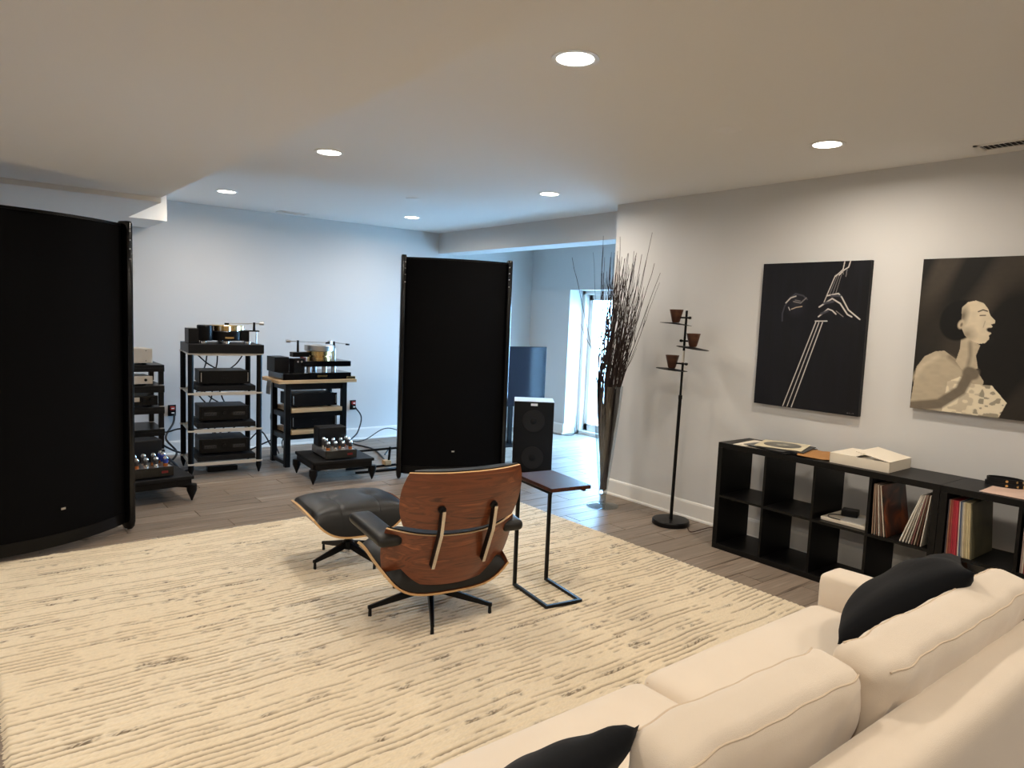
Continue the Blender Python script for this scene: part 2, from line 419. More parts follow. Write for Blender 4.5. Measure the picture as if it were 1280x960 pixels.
recessed(4.00, -0.24, ZC, 'added round ceiling light out of frame behind the shelves')  # another unseen grid lamp, added to lift the near room's brightness
recessed(-0.42, 2.5, ZH, 'unseen round soffit light just past the upper left picture edge', LAMP_W * 1.5)  # unseen lamp, added where the glow implies one, to raise brightness
recessed(-0.42, 4.9, ZH, 'added round soffit light out of frame beside the left panel speaker', LAMP_W)  # added fill: unseen lamp to brighten the rug's left side and soffit
recessed(-0.42, -0.1, ZH, 'added round soffit light out of frame behind the camera', LAMP_W * 1.5)  # unseen lamp added to raise the overall light on the left
d = MB().lathe([(0, -.006), (.060, -.005), (.066, -.002), (.068, 0)], n=32).build('sprinkler_cover', M_CEIL, smooth=True)
d.location = (3.36, 2.43, ZC); tag(d, 'flat round ceiling cover left of the light above the paintings', 'ceiling cover', 'round ceiling covers')
d2 = d.copy(); COL.objects.link(d2); d2.location = (3.41, 5.94, ZC); tag(d2, 'tiny round ceiling cover near the far corner light', 'ceiling cover', 'round ceiling covers')
def vent(cx, cy, sx, sy, along_x, label):
    t = thing('air_vent', (cx, cy, ZC), label, 'air vent', 0, 'ceiling air vents')
    f = MB(); b = .022
    f.box(-sx/2, -sy/2, -.006, sx/2, -sy/2+b, 0); f.box(-sx/2, sy/2-b, -.006, sx/2, sy/2, 0)
    f.box(-sx/2, -sy/2, -.006, -sx/2+b, sy/2, 0); f.box(sx/2-b, -sy/2, -.006, sx/2, sy/2, 0)
    f.build('frame', M_TRIM, t)
    box('duct_backing', M_DARKGREY, -sx/2+b, -sy/2+b, -.001, sx/2-b, sy/2-b, -.0002, t)
    n = 12; L_ = sx if along_x else sy
    proto = None
    for i in range(n):
        c = -L_/2 + b + (L_ - 2*b) * (i + .5) / n
        if proto is None:
            a = MB(); R_ = Matrix.Rotation(0.7, 4, 'Y' if along_x else 'X')
            if along_x: a.cbox(0, 0, 0, .010, sy - 2*b, .002, M=R_)
            else: a.cbox(0, 0, 0, sx - 2*b, .010, .002, M=R_)
            proto = a.build('slat', M_TRIM, t); o = proto
        else:
            o = proto.copy(); COL.objects.link(o); o.parent = t
        o.location = (c, 0, -.005) if along_x else (0, c, -.005)
vent(3.03, 7.97, .34, .13, True, 'white slatted ceiling vent along the far wall')
vent(4.635, 1.47, .15, .36, False, 'white slatted ceiling vent above the singer canvas')

# ------------------------------------------------------------------ rug
def make_rug():
    x0, y0, x1, y1 = RUG
    nx, ny = 400, 940
    rng = np.random.default_rng(3)
    xs = np.linspace(x0, x1, nx); ys = np.linspace(y0, y1, ny)
    def smooth_noise(rows, n, step):
        k = int(n / step) + 4; c = rng.random((rows, k)); t = np.arange(n) / step; i = t.astype(int); f = t - i; f = f * f * (3 - 2 * f)
        return c[:, i] * (1 - f) + c[:, i + 1] * f
    pitch = 0.034; nr = int((y1 - y0) / pitch) + 3
    wav = (smooth_noise(1, nx, 45)[0] - .5) * 0.03 + (smooth_noise(1, nx, 14)[0] - .5) * 0.010
    a1 = smooth_noise(nr, nx, 20); a2 = smooth_noise(nr, nx, 4); a3 = smooth_noise(nr, nx, 30)
    line = np.clip((0.70 * a1 + 0.30 * a2 - 0.40) / 0.16, 0, 1) * (.45 + .55 * rng.random((nr, 1)))          # how open the seam beside each row is
    worn = np.clip((a3 * .8 + a2 * .2 - .80) / .08, 0, 1)                # grey yarn stretches
    Y = ys[:, None] + wav[None, :] + (smooth_noise(ny, nx, 3) - .5) * .003
    R = (Y - y0) / pitch + 1; r = np.clip(R.astype(int), 0, nr - 1); ph = R - np.floor(R)
    J = np.broadcast_to(np.arange(nx)[None, :], r.shape)
    ln = line[r, J]; wn = worn[r, J]
    seam = np.exp(-(np.abs(ph - 0.14) / 0.125) ** 2)
    bulge = np.clip(np.sin(np.clip((ph - .06) / .94, 0, 1) * PI), 0, 1) ** .55
    fine = rng.random((ny, nx))
    h = 0.016 + .004 * bulge - .012 * seam * ln - .003 * wn + (fine - .5) * .0026
    cream = np.array(rgb(226, 210, 182)); grey = np.array(rgb(92, 78, 64))
    g = np.clip(seam * ln * 1.0 + wn * np.exp(-((ph - .45) / .30) ** 2) * (.15 + .75 * (fine > .5)), 0, .9)
    col = cream * (1 - g[..., None]) + grey * g[..., None]
    col *= (0.93 + .14 * fine)[..., None]
    edge = np.minimum(1, np.minimum(np.minimum(np.arange(ny), np.arange(ny)[::-1])[:, None] / 3, np.minimum(np.arange(nx), np.arange(nx)[::-1])[None, :] / 2))
    h = h * edge + 0.001 * (1 - edge)
    X = np.broadcast_to(xs[None, :], h.shape).copy(); YY = np.broadcast_to(ys[:, None], h.shape).copy()
    X[:, -1] += (rng.random(ny) - .5) * .014; X[:, 0] += (rng.random(ny) - .5) * .014
    YY[-1] += (rng.random(nx) - .5) * .012
    co = np.stack([X, YY, h], -1).reshape(-1, 3)
    idx = np.arange(nx * ny).reshape(ny, nx)
    q = np.stack([idx[:-1, :-1], idx[:-1, 1:], idx[1:, 1:], idx[1:, :-1]], -1).reshape(-1, 4)
    me = bpy.data.meshes.new('rug')
    me.vertices.add(len(co)); me.vertices.foreach_set('co', co.ravel())
    me.loops.add(q.size); me.loops.foreach_set('vertex_index', q.ravel())
    me.polygons.add(len(q)); me.polygons.foreach_set('loop_start', np.arange(0, q.size, 4)); me.polygons.foreach_set('loop_total', np.full(len(q), 4))
    me.update(); me.validate()
    ca = me.color_attributes.new('Col', 'FLOAT_COLOR', 'POINT')
    ca.data.foreach_set('color', np.concatenate([col.reshape(-1, 3), np.ones((nx * ny, 1))], 1).ravel().astype(np.float32))
    me.polygons.foreach_set('use_smooth', np.ones(len(q), bool))
    me.materials.append(attr_mat('rug_yarn', 0.95, 0.1, (350, 0.5), sheen=0.2))
    o = bpy.data.objects.new('area_rug', me); COL.objects.link(o)
    return tag(o, 'large cream wool rug with broken grey ribbed lines', 'rug')
make_rug()
RZ = 0.018      # height of the rug's pile under furniture

# ------------------------------------------------------------------ sofa
def make_sofa():
    t = thing('sofa', (0.65, 0.57, 0), 'cream linen sofa seen from behind in the lower right corner', 'sofa')
    L = 2.29      # between the arms; local x 0..L
    aw = 0.17; d = 0.95
    b = softbox(L + .0, .90, .20, .02, 8).build('base', M_SOFA, t, smooth=True); weld(b); b.location = (L/2, .47, .19)
    for sx in (-1, 1):
        a = softbox(aw, d, .555, .035, 12, .008).build('arm', M_SOFA, t, smooth=True); weld(a)
        a.location = (-aw/2 if sx < 0 else L + aw/2, d/2 - .01, .305)
        MB().tube([(-sx * (aw/2-.012), -d/2+.05, .262), (-sx * (aw/2-.012), d/2 - .03, .262)], .0028, 6).build('arm_piping', M_SEAM, a, smooth=True)
    bk = softbox(L + 2 * aw - .01, .172, .59, .045, 20, .004).build('back', M_SOFA, t, smooth=True); weld(bk); bk.location = (L/2, .088, .392)
    cw = L / 2
    for k in range(2):
        s = softbox(cw - .006, .80, .17, .05, 16, .022, .006).build('seat_cushion', M_SOFA, t, smooth=True); weld(s)
        s.location = (cw * (k + .5), .545, .362 + .010 * k)
        pts = [(x_, .395, .05) for x_ in lin_(-cw/2 + .05, cw/2 - .05, 8)]
        MB().tube(pts, .003, 6).build('piping', M_SEAM, s, smooth=True)
        pts = [((cw/2 - .012), y_, .055) for y_ in lin_(-.36, .37, 8)]
        MB().tube(pts, .003, 6).build('piping', M_SEAM, s, smooth=True)
        pts = [(-(cw/2 - .012), y_, .055) for y_ in lin_(-.36, .37, 8)]
        MB().tube(pts, .003, 6).build('piping', M_SEAM, s, smooth=True)
    rng = random.Random(5)
    for k in range(2):
        ph = rng.random() * 6; bw = (.75, cw - .012)[k]; bx = (.765, cw * 1.5)[k]
        def slump(p, ph=ph, k=k, bw=bw):
            x_, y_, z_ = p; e = abs(x_) / (bw/2); up = max(0, z_ / .18)
            z2 = z_ + (.010 * math.sin(x_ * 6 + ph) - .012 * e ** 5) * up
            wr = .5 + 1.6 * e ** 3
            y2 = y_ + wr * (.004 * math.sin(x_ * 19 + z_ * 13 + ph) + .003 * math.sin(x_ * 43 - z_ * 31 + ph))
            y2 *= 1.0 + (.30 if y_ > 0 else .06) * max(0, 1 - (z_ / .18) ** 2) * max(0, 1 - e * e)
            a = .15 + .09 * k; return (x_, y2 * math.cos(a) - z2 * math.sin(a), y2 * math.sin(a) + z2 * math.cos(a))
        c = softbox(bw, .155, .36, .045, 30, .010, .006, fn=slump).build('back_cushion', M_SOFA, t, smooth=True); weld(c)
        c.location = (bx, .290 - .036 * k, .635)
        for sy in (-1, 1):
            pts = [slump((x_, sy * .0635, .1685 + .010 * max(0, 1 - (x_ / (bw/2)) ** 2) * .3)) for x_ in lin_(-bw/2 + .03, bw/2 - .03, 40)]
            MB().tube(pts, .0028, 6).build('seam', M_SEAM, c, smooth=True)
    for x_ in (-.08, L + .08):
        for y_ in (.06, .84):
            f = box('foot', M_BLACK, -.025, -.025, 0, .025, .025, .03, t); f.location = (x_, y_, .018 if y_ > .7 else 0)
    return t
make_sofa()

def pillow(size, thick, label, loc, yaw, lean, roll, seed):
    rng = random.Random(seed); a, b, c = [rng.random() * 6 for _ in range(3)]
    us = lin_(-1, 1, 33)
    def fn(u, v, k):
        x = u * size/2 * (1 - .07 * (1 - v * v) * abs(u)); y = v * size/2 * (1 - .07 * (1 - u * u) * abs(v))
        h = thick/2 * (max(0, 1 - u ** 4) * max(0, 1 - v ** 4)) ** .5 * (0.75 + .25 * (1 - u*u) * (1 - v*v))
        w = .006 * math.sin(5*u + 4*v*v + a) + .004 * math.sin(11*u*v + 7*v + b)
        return (x, y, (h + w * (h / (thick/2))) * (1 if k else -1))
    o = MB().slab(fn, us, us).build('throw_pillow', M_PILLOW, smooth=True, angle=1.4); weld(o, 1e-4)
    o.matrix_world = Matrix.Translation(loc) @ Matrix.Rotation(yaw, 4, 'Z') @ Matrix.Rotation(PI/2 + lean, 4, 'X') @ Matrix.Rotation(roll, 4, 'Z')
    return tag(o, label, 'pillow', 'black throw pillows')
pillow(.50, .19, 'black throw pillow leaning by the sofa arm near the shelves', (2.698, 1.061, .675), .212, .85, -.261, 1)
pillow(.46, .16, 'black throw pillow cut off by the bottom picture edge', (.831, 1.01, .641), .101, .646, .011, 2)

# ------------------------------------------------------------------ lounge chair and ottoman
def rrect(u, v, k):
    return u * math.sqrt(1 - k * v * v / 2), v * math.sqrt(1 - k * u * u / 2)
def star_leg(mb_list, r, hub_z, foot_z):
    pass
def star_base(t, n, r, a0, hub_z, col_top, col_r=.016):
    for i in range(n):
        a = a0 + 2 * PI * i / n; c, s_ = math.cos(a), math.sin(a)
        Mx = Matrix(((c, -s_, 0, 0), (s_, c, 0, 0), (0, 0, 1, 0), (0, 0, 0, 1)))
        sec = [(0.02, hub_z, .040, .020), (r * .5, hub_z * .74, .034, .015), (r - .01, .052, .020, .011), (r + .006, .050, .018, .010)]
        mb = MB(); vs = []
        for x_, z_, h_, w_ in sec:
            vs += [(x_, -w_, z_ - h_/2), (x_, w_, z_ - h_/2), (x_, w_ * .7, z_ + h_/2), (x_, -w_ * .7, z_ + h_/2)]
        fs = [(k*4+j, k*4+(j+1) % 4, k*4+4+(j+1) % 4, k*4+4+j) for k in range(3) for j in range(4)] + [(3, 2, 1, 0), (12, 13, 14, 15)]
        mb.add([Mx @ Vector(p) for p in vs], fs)
        leg = mb.build('leg', M_BLACK, t, bevel=.002)
        g = MB().cyl(Mx @ Vector((r - .006, 0, 0)), Mx @ Vector((r - .006, 0, .045)), .010, .008, 12).build('glide', M_BLACKMATTE, leg)
    MB().lathe([(0, hub_z - .03), (.036, hub_z - .03), (.040, hub_z), (.034, hub_z + .022), (.020, hub_z + .028), (0, hub_z + .028)], n=24).build('hub', M_BLACK, t, smooth=True)
    MB().lathe([(0, hub_z + .02), (col_r + .006, hub_z + .02), (col_r + .006, hub_z + .03), (col_r, hub_z + .032), (col_r, col_top), (0, col_top)], n=20).build('column', [M_BLACK], t, smooth=True)

def lounge_chair():
    t = thing('lounge_chair', (2.028, 3.226, RZ), 'walnut and black leather lounge chair seen from behind on the rug', 'chair', math.radians(-8.5))
    star_base(t, 5, .345, math.radians(240.5 + 8.5), .115, .185)
    US = lin_(-1, 1, 25); VS = lin_(-1, 1, 17)
    MS = [M_WALNUT, M_WALNUT, M_PLY]
    # seat shell: sides and rear rise, tilts back
    tilt = math.radians(-9)
    def seat(u, v, off, k=.28, w=.74, d=.56):
        a, b = rrect(u, v, k); x_ = a * w/2; y_ = b * d/2
        z_ = .150 * abs(a) ** 4 + .020 * max(0, -b) ** 2 - .03 * max(0, b) ** 2
        nx = -.150 * 4 * abs(a) ** 3 * .6 * (1 if a > 0 else -1) / (w/2)
        p = Vector((x_ + nx * off * .9, y_, z_ + off)); p.rotate(Euler((-tilt * -1 * -1, 0, 0))) if False else None
        p = Matrix.Rotation(tilt * -1, 3, 'X') @ p
        return p + Vector((0, .01, .205))
    MB().slab(lambda u, v, k: seat(u, v, 0 if k == 0 else .012), US, VS, 0, 1, 2).build('seat_shell', MS, t, smooth=True)
    def seatc(u, v, k):
        s_ = (max(0, 1 - u ** 6) * max(0, 1 - v ** 6)) ** .3
        return seat(u * .96, v * .97, .016 + (.125 * s_ if k else 0) + (0.010 * (1-u*u)*(1-v*v) if k else 0))
    MB().slab(seatc, US, VS).build('seat_cushion', M_LEATHER, t, smooth=True, angle=1.2)
    # back shells
    def back(u, v, off, c, w, h, lean, wrap, k, sag, flare):
        a, b = rrect(u, v, k); x_ = a * w/2 * (1 + flare * b * .5); s_ = b * h/2 + (flare * .16 * abs(a) ** 3 * (b + 1) / 2)
        y_ = wrap * abs(a) ** 2.2 + sag * (1 - b * b) * -1
        dx = -2.2 * wrap * abs(a) ** 1.2 * (1 if a > 0 else -1) / (w/2)
        n = Vector((dx, 1, 0)).normalized()
        p = Vector((x_, y_, 0)) + n * off
        q = Vector((p.x, p.y * math.cos(lean) - s_ * math.sin(lean), p.y * math.sin(lean) + s_ * math.cos(lean)))
        return q + Vector(c)
    LOW = dict(c=(0, -.325, .378), w=.735, h=.300, lean=math.radians(18), wrap=.14, k=.22, sag=.012, flare=.08)
    TOP = dict(c=(0, -.440, .712), w=.670, h=.315, lean=math.radians(14), wrap=.085, k=.36, sag=.012, flare=0)
    for nm, q in (('lower_back_shell', LOW), ('upper_back_shell', TOP)):
        MB().slab(lambda u, v, k: back(u, v, 0 if k == 0 else .012, **q), US, VS, 0, 1, 2).build(nm, MS, t, smooth=True)
        def cu_(u, v, k, q=q):
            s_ = (max(0, 1 - u ** 6) * max(0, 1 - v ** 6)) ** .35
            qq = dict(q); qq['w'] *= .985; qq['h'] *= 1.035
            return back(u, v, .014 + (.085 * s_ if k else 0), **qq)
        c = MB().slab(cu_, US, VS).build('lower_back_cushion' if q is LOW else 'upper_back_cushion', M_LEATHER, t, smooth=True, angle=1.2)
        for sx in (-1, 1):
            p = back(sx * .36, 0.0, .098, **q)
            bt = MB().lathe([(0, -.004), (.014, -.003), (.012, .003), (0, .005)], n=14).build('button', M_LEATHER, c, smooth=True)
            bt.location = p; bt.rotation_euler = (-PI/2 + q['lean'], 0, 0)
    # bent metal braces across the two back shells
    for sx in (-1, 1):
        p1 = back(sx * .42, -.28, -.012, **TOP); p2 = back(sx * .42, -1.0, -.030, **TOP); p3 = back(sx * .40, .72, -.024, **LOW); p4 = back(sx * .40, -.12, -.012, **LOW)
        x_ = p1.x; path = [Vector((x_, p1.y - .012, p1.z + .012)), Vector((x_, p2.y - .006, p2.z)), Vector((x_, p4.y - .012, p4.z))]
        br = MB(); w = .009; vs = []
        for i, p in enumerate(path):
            dd = (path[min(i+1, 2)] - path[max(i-1, 0)]).normalized(); nn = Vector((0, dd.z, -dd.y)) * -1
            if nn.y > 0: nn = -nn
            for xx, yy in ((-w, -.012), (w, -.012), (w, .022), (-w, .022)):
                vs.append(p + Vector((xx, 0, 0)) - nn * yy)
        br.add(vs, [(k*4+j, k*4+(j+1) % 4, k*4+4+(j+1) % 4, k*4+4+j) for k in range(2) for j in range(4)] + [(3, 2, 1, 0), (8, 9, 10, 11)])
        b = br.build('back_brace', M_BLACK, t, bevel=.0015)
        ed = MB(); vs = []
        for i, p in enumerate(path):
            dd = (path[min(i+1, 2)] - path[max(i-1, 0)]).normalized(); nn = Vector((0, dd.z, -dd.y)) * -1
            if nn.y > 0: nn = -nn
            for xx, yy in ((-w*.95, .012), (w*.95, .012), (w*.95, .0155), (-w*.95, .0155)):
                vs.append(p + Vector((xx, 0, 0)) + nn * yy)
        ed.add(vs, [(k*4+j, k*4+(j+1) % 4, k*4+4+(j+1) % 4, k*4+4+j) for k in range(2) for j in range(4)] + [(3, 2, 1, 0), (8, 9, 10, 11)])
        ed.build('polished_edge', mat('brace_edge', rgb(205, 196, 184), .25, .85), b)
        bo = MB().lathe([(0, -.012), (.019, -.012), (.020, -.004), (.019, .008), (.012, .012), (0, .012)], n=20).build('boss', M_BLACK, b, smooth=True)
        bo.location = Vector((x_, p1.y + .002, p1.z + .012)); bo.rotation_euler = (PI/2 + TOP['lean'], 0, 0)
    # armrests
    for sx in (-1, 1):
        def arm(p, sx=sx):
            x_, y_, z_ = p; f = y_ / .20
            return (x_ + sx * .012 * f, y_, z_ + .010 * f)
        a = softbox(.128, .43, .058, .026, 12, .006, fn=arm).build('armrest', M_LEATHER, t, smooth=True); weld(a)
        a.location = (sx * .358, -.085, .512)
        sp = MB(); sp.slab(lambda u, v, k: Vector((sx * (.318 + .03 * v + (.012 if k else 0)), -.06 + .05 * u, .45 + .04 * v)), lin_(-1, 1, 3), lin_(-1, 1, 5))
        sp.build('arm_support', M_BLACK, t)
    return t
lounge_chair()

def ottoman():
    t = thing('ottoman', (1.975, 4.16, RZ), 'black leather ottoman with walnut shell in front of the lounge chair', 'ottoman', math.radians(-6))
    star_base(t, 4, .265, math.radians(13.6 + 6), .105, .235)
    US = lin_(-1, 1, 31); VS = lin_(-1, 1, 21)
    def sh(u, v, off, w=.655, d=.54):
        a, b = rrect(u, v, .22); x_ = a * w/2; y_ = b * d/2
        z_ = .165 * abs(a) ** 3.4
        dx = -.165 * 3.4 * abs(a) ** 2.4 * (1 if a > 0 else -1) / (w/2)
        n = Vector((dx, 0, 1)).normalized()
        return Vector((x_, y_, z_ + .225)) + n * off
    MB().slab(lambda u, v, k: sh(u, v, 0 if k == 0 else .012), US, VS, 0, 1, 2).build('shell', [M_WALNUT, M_WALNUT, M_PLY], t, smooth=True)
    def cu_(u, v, k):
        s_ = (max(0, 1 - u ** 8) * max(0, 1 - v ** 6)) ** .3
        p = sh(u * .97, v * .985, .014)
        if k:
            a, b = rrect(u, v, .22)
            top = .418 + .022 * (1 - a * a) * (1 - b * b)
            for bx in (-.42, .42):
                q = ((u - bx) / .16) ** 2 + (v / .20) ** 2
                top -= .020 * math.exp(-q) + .006 * math.exp(-((u - bx) / .03) ** 2) * (1 if v < 0 else .4)
            p = Vector((p.x, p.y, p.z + (top - p.z) * s_))
        return p
    c = MB().slab(cu_, lin_(-1, 1, 61), lin_(-1, 1, 33)).build('cushion', M_LEATHER, t, smooth=True, angle=1.2)
    for bx in (-.42, .42):
        p = cu_(bx, 0, 1); b = MB().lathe([(0, 0), (.012, 0), (.010, .005), (0, .007)], n=14).build('button', M_LEATHER, c, smooth=True); b.location = p - Vector((0, 0, .002))
        MB().tube([cu_(bx + .01 * math.sin(i), v, 1) + Vector((0, -.001 if v < -.8 else 0, .0005)) for i, v in enumerate(lin_(-.05, -.93, 12))], .0018, 6).build('seam', M_BLACKMATTE, c, smooth=True)
    return t
ottoman()

# ------------------------------------------------------------------ C-shaped side table
def side_table():
    a = math.atan2(-.035, .237)
    t = thing('side_table', (2.553, 2.842, RZ), 'small dark wood C-shaped side table with black steel frame', 'side table', a)
    w, d, h, s_ = .245, .385, .672, .019
    def bar(x0, y0, z0, x1, y1, z1): box('frame_bar', M_BLACK, x0, y0, z0, x1, y1, z1, t, bevel=.0015)
    bar(0, 0, 0, w, s_, s_); bar(0, s_, 0, s_, d, s_); bar(w - s_, s_, 0, w, d, s_)
    bar(0, d - s_, s_, s_, d, h - .02); bar(w - s_, d - s_, s_, w, d, h - .02)
    bar(0, .02, h - .02, s_, d, h - .002); bar(w - s_, .02, h - .02, w, d, h - .002); bar(s_, d - s_, h - .02, w - s_, d, h - .002)
    box('table_top', M_DARKWOOD, -.008, -.012, h - .002, w + .012, d + .012, h + .020, t, bevel=.002)
side_table()

# ------------------------------------------------------------------ electrostatic panel speakers
def panel_speaker(cx, cy, rz, label):
    t = thing('panel_speaker', (cx, cy, 0), label, 'loudspeaker', rz, 'tall panel loudspeakers')
    W2, sag, H = .545, .105, 2.19
    def arc(u, off=0.0):
        x_ = u * (W2 - .045); y_ = -sag * (1 - u * u) + .02
        n = Vector((-2 * sag * u / (W2 - .045) * -1, -1)).normalized() if False else Vector((2 * sag * u / (W2 - .045) * -1, 1)).normalized()
        return (x_ + n.x * off, y_ + n.y * off)
    us = lin_(-1, 1, 33)
    MB().slab(lambda u, v, k: (*arc(u, .035 * k), v), us, [.135, .6, 1.2, 1.7, 2.155]).build('grille_panel', M_GRILLE, t, smooth=True)
    MB().slab(lambda u, v, k: (*arc(u, -.006 + .055 * k), v), us, [.055, .135]).build('bottom_rail', M_BLACK, t, smooth=True)
    MB().slab(lambda u, v, k: (*arc(u, -.004 + .048 * k), v), us, [2.155, 2.172]).build('top_rail', M_BLACK, t, smooth=True)
    for sx in (-1, 1):
        x0 = sx * (W2 - .025)
        poly = [(x0 + .027 * math.copysign(abs(math.cos(a)) ** .6, math.cos(a)), .012 + .060 * math.copysign(abs(math.sin(a)) ** .6, math.sin(a))) for a in [2 * PI * i / 24 for i in range(24)]]
        p = MB(); n = len(poly); lv = [(.012, .55), (.035, .88), (.07, 1.0), (H - .02, 1.0), (H - .006, .93), (H, .80)]
        vs = [(x0 + (a - x0) * s_, .012 + (b - .012) * s_, z) for z, s_ in lv for a, b in poly]
        fs = [(i*n+j, i*n+(j+1) % n, (i+1)*n+(j+1) % n, (i+1)*n+j) for i in range(len(lv)-1) for j in range(n)] + [tuple(range(n-1, -1, -1)), tuple(range((len(lv)-1)*n, len(lv)*n))]
        po = p.add(vs, fs).build('side_post', M_BLACKGLOSS, t, smooth=True)
        MB().lathe([(0, 0), (.011, 0), (.014, .008), (.010, .016), (0, .016)], n=14).build('foot_glide', M_CHROME, po, smooth=True).location = (x0, .012, 0)
        for z in (2.12, 2.06, 2.00, 1.93):
            s_ = MB().cyl((x0 - sx * .012, -.054, z), (x0 - sx * .012, -.061, z), .006, .004, 10).build('screw', M_STEEL, po, smooth=True)
    box('name_plate', M_STEEL, -.014, -sag + .0125, .285, .014, -sag + .0165, .299, t, bevel=.001)
    box('rear_brace', M_BLACK, -.30, .10, .02, .30, .16, .09, t, bevel=.006)
    for sx in (-1, 1): MB().tube([(sx * .28, .02, .10), (sx * .28, .13, .06)], .014, 8).build('brace_arm', M_BLACK, t)
    return t
panel_speaker(3.86, 5.82, math.radians(-25.6), 'tall black panel loudspeaker standing behind the lounge chair')
panel_speaker(.47, 5.345, math.radians(25.6), 'tall black curved panel loudspeaker at the left picture edge')

# ------------------------------------------------------------------ hi-fi furniture and components
def spike(name, m, x_, y_, h, r, parent):
    return MB().lathe([(0, 0), (.006, .004), (r, h * .62), (r, h * .96), (r * .8, h), (0, h)], n=20).build(name, m, parent, smooth=True).__setattr__('location', (x_, y_, 0))

RACK1 = thing('equipment_rack', (2.02, 7.00, 0), 'tall black post rack with silver bars holding three amplifiers and a turntable', 'rack', math.radians(-6))
def tall_rack(t):
    w, d = .62, .52; lv = [.125, .445, .80, 1.18]
    for sx in (-1, 1):
        for sy in (0, 1):
            x_, y_ = sx * w/2, sy * d
            spike('spike_foot', M_BLACK, x_, y_, .115, .027, t)
            z0 = .115
            for z in lv:
                box('collar', M_SILVERBAR, x_ - .030, y_ - .030, z - .012, x_ + .030, y_ + .030, z + .004, t, bevel=.002)
            for a, b in zip(lv[:-1], lv[1:]):
                MB().cyl((x_, y_, a + .004), (x_, y_, b - .012), .0265, None, 18).build('post', M_BLACK, t, smooth=True)
    for z in lv:
        box('front_bar', M_SILVERBAR, -w/2 + .03, -.020, z - .022, w/2 - .03, .0, z + .010, t, bevel=.002)
        box('rear_bar', M_SILVERBAR, -w/2 + .03, d, z - .022, w/2 - .03, d + .02, z + .010, t, bevel=.002)
        for sx in (-1, 1): box('side_bar', M_SILVERBAR, sx * w/2 - .010, .03, z - .018, sx * w/2 + .010, d - .03, z + .006, t, bevel=.002)
    for z in lv[:3]:
        box('platform', M_BLACKMATTE, -w/2 + .055, -.010, z + .018, w/2 - .035, d - .01, z + .068, t, bevel=.004)
        for sx in (-1, 1):
            for sy in (.06, d - .08): MB().cyl((sx * .2, sy, z + .004), (sx * .2, sy, z + .018), .016, None, 12).build('isolation_puck', M_SILVERBAR, t)
tall_rack(RACK1)

def component(name, loc, rz, w, d, h, label, cat, m=M_BLACK, style='amp', group='audio components'):
    t = thing(name, loc, label, cat, rz, group)
    f = .016
    box('case', M_DARKGREY if m is M_BLACK else m, -w/2 + .012, .0, f, w/2 - .012, d, f + h - .004, t, bevel=.003)
    fp = box('faceplate', m, -w/2, -.014, f - .002, w/2, .0, f + h, t, bevel=.004)
    for sx in (-1, 1):
        for sy in (.05, d - .05): MB().cyl((sx * (w/2 - .06), sy, 0), (sx * (w/2 - .06), sy, f), .018, .020, 14).build('foot', M_BLACKMATTE, t)
    zc = f + h/2
    if style == 'amp':
        box('logo_plate', M_DARKGREY, -.025, -.0155, zc + .012, .025, -.0138, zc + .020, fp)
        for i in range(4): MB().cyl((-.0 + .018 * (i - 1.5), -.014, zc - .012), (.018 * (i - 1.5), -.018, zc - .012), .005, None, 10).build('button', M_DARKGREY, fp)
        for sx in (-1, 1): box('handle_edge', M_STEEL, sx * (w/2 - .018) - .003, -.022, f + h * .15, sx * (w/2 - .018) + .003, -.014, f + h * .85, fp, bevel=.001)
    elif style == 'preamp':
        for sx in (-1, 1):
            box('display', mat('dim_display', (.03, .033, .04), .2), sx * .13 - .055, -.0155, zc - .022, sx * .13 + .055, -.0138, zc + .010, fp)
            for i in range(4): MB().cyl((sx * .13 - .036 + .024 * i, -.0155, zc - .006), (sx * .13 - .036 + .024 * i, -.020, zc - .006), .006, None, 10).build('knob', M_DARKGREY, fp)
            box('handle_edge', M_DARKGREY, sx * (w/2 - .03) - .004, -.022, f + h * .15, sx * (w/2 - .03) + .004, -.014, f + h * .85, fp, bevel=.001)
        MB().cyl((0, -.014, zc), (0, -.024, zc), .016, None, 18).build('knob', M_DARKGREY, fp)
        box('logo_plate', M_DARKGREY, -.03, -.0155, zc + .028, .03, -.0138, zc + .036, fp)
    elif style == 'small':
        for z in (f + h * .15, f + h * .85): MB().cyl((w/2 - .055, -.014, z), (w/2 - .055, -.018, z), .004, None, 10).build('screw', M_DARKGREY, fp)
    elif style == 'knob':
        MB().cyl((w/2 - .06, -.014, zc), (w/2 - .06, -.028, zc), .012, None, 18).build('knob', M_BLACK, fp)
    elif style == 'knobs':
        for xx in (w/2 - .05, w/2 - .12): MB().cyl((xx, -.014, zc), (xx, -.034, zc), .022, .020, 18).build('knob', M_BLACK, fp)
        box('window', M_CHAMP, -w/2 + .19, -.016, zc - .01, -w/2 + .25, -.0138, zc + .03, fp)
    return t
rz1 = math.radians(-6)
def on1(x_, y_, z): c, s_ = math.cos(rz1), math.sin(rz1); return (2.02 + c * x_ - s_ * y_, 7.0 + s_ * x_ + c * y_, z)
component('power_amplifier', on1(-.0, .06, .869), rz1, .46, .36, .125, 'plain black amplifier on the top inner shelf of the tall rack', 'amplifier')
component('preamplifier', on1(-.0, .06, .514), rz1, .46, .36, .135, 'black preamplifier on the middle shelf of the tall rack', 'amplifier', style='preamp')
component('preamplifier', on1(-.0, .06, .194), rz1, .46, .36, .135, 'black preamplifier on the lowest shelf of the tall rack', 'amplifier', style='preamp')
b = box('power_strip', M_BLACK, -.14, -.05, 0, .14, .05, .05, None, .006); b.location = on1(0, .2, 0); b.rotation_euler = (0, 0, rz1)
tag(b, 'flat black box on the floor under the tall rack', 'power strip')

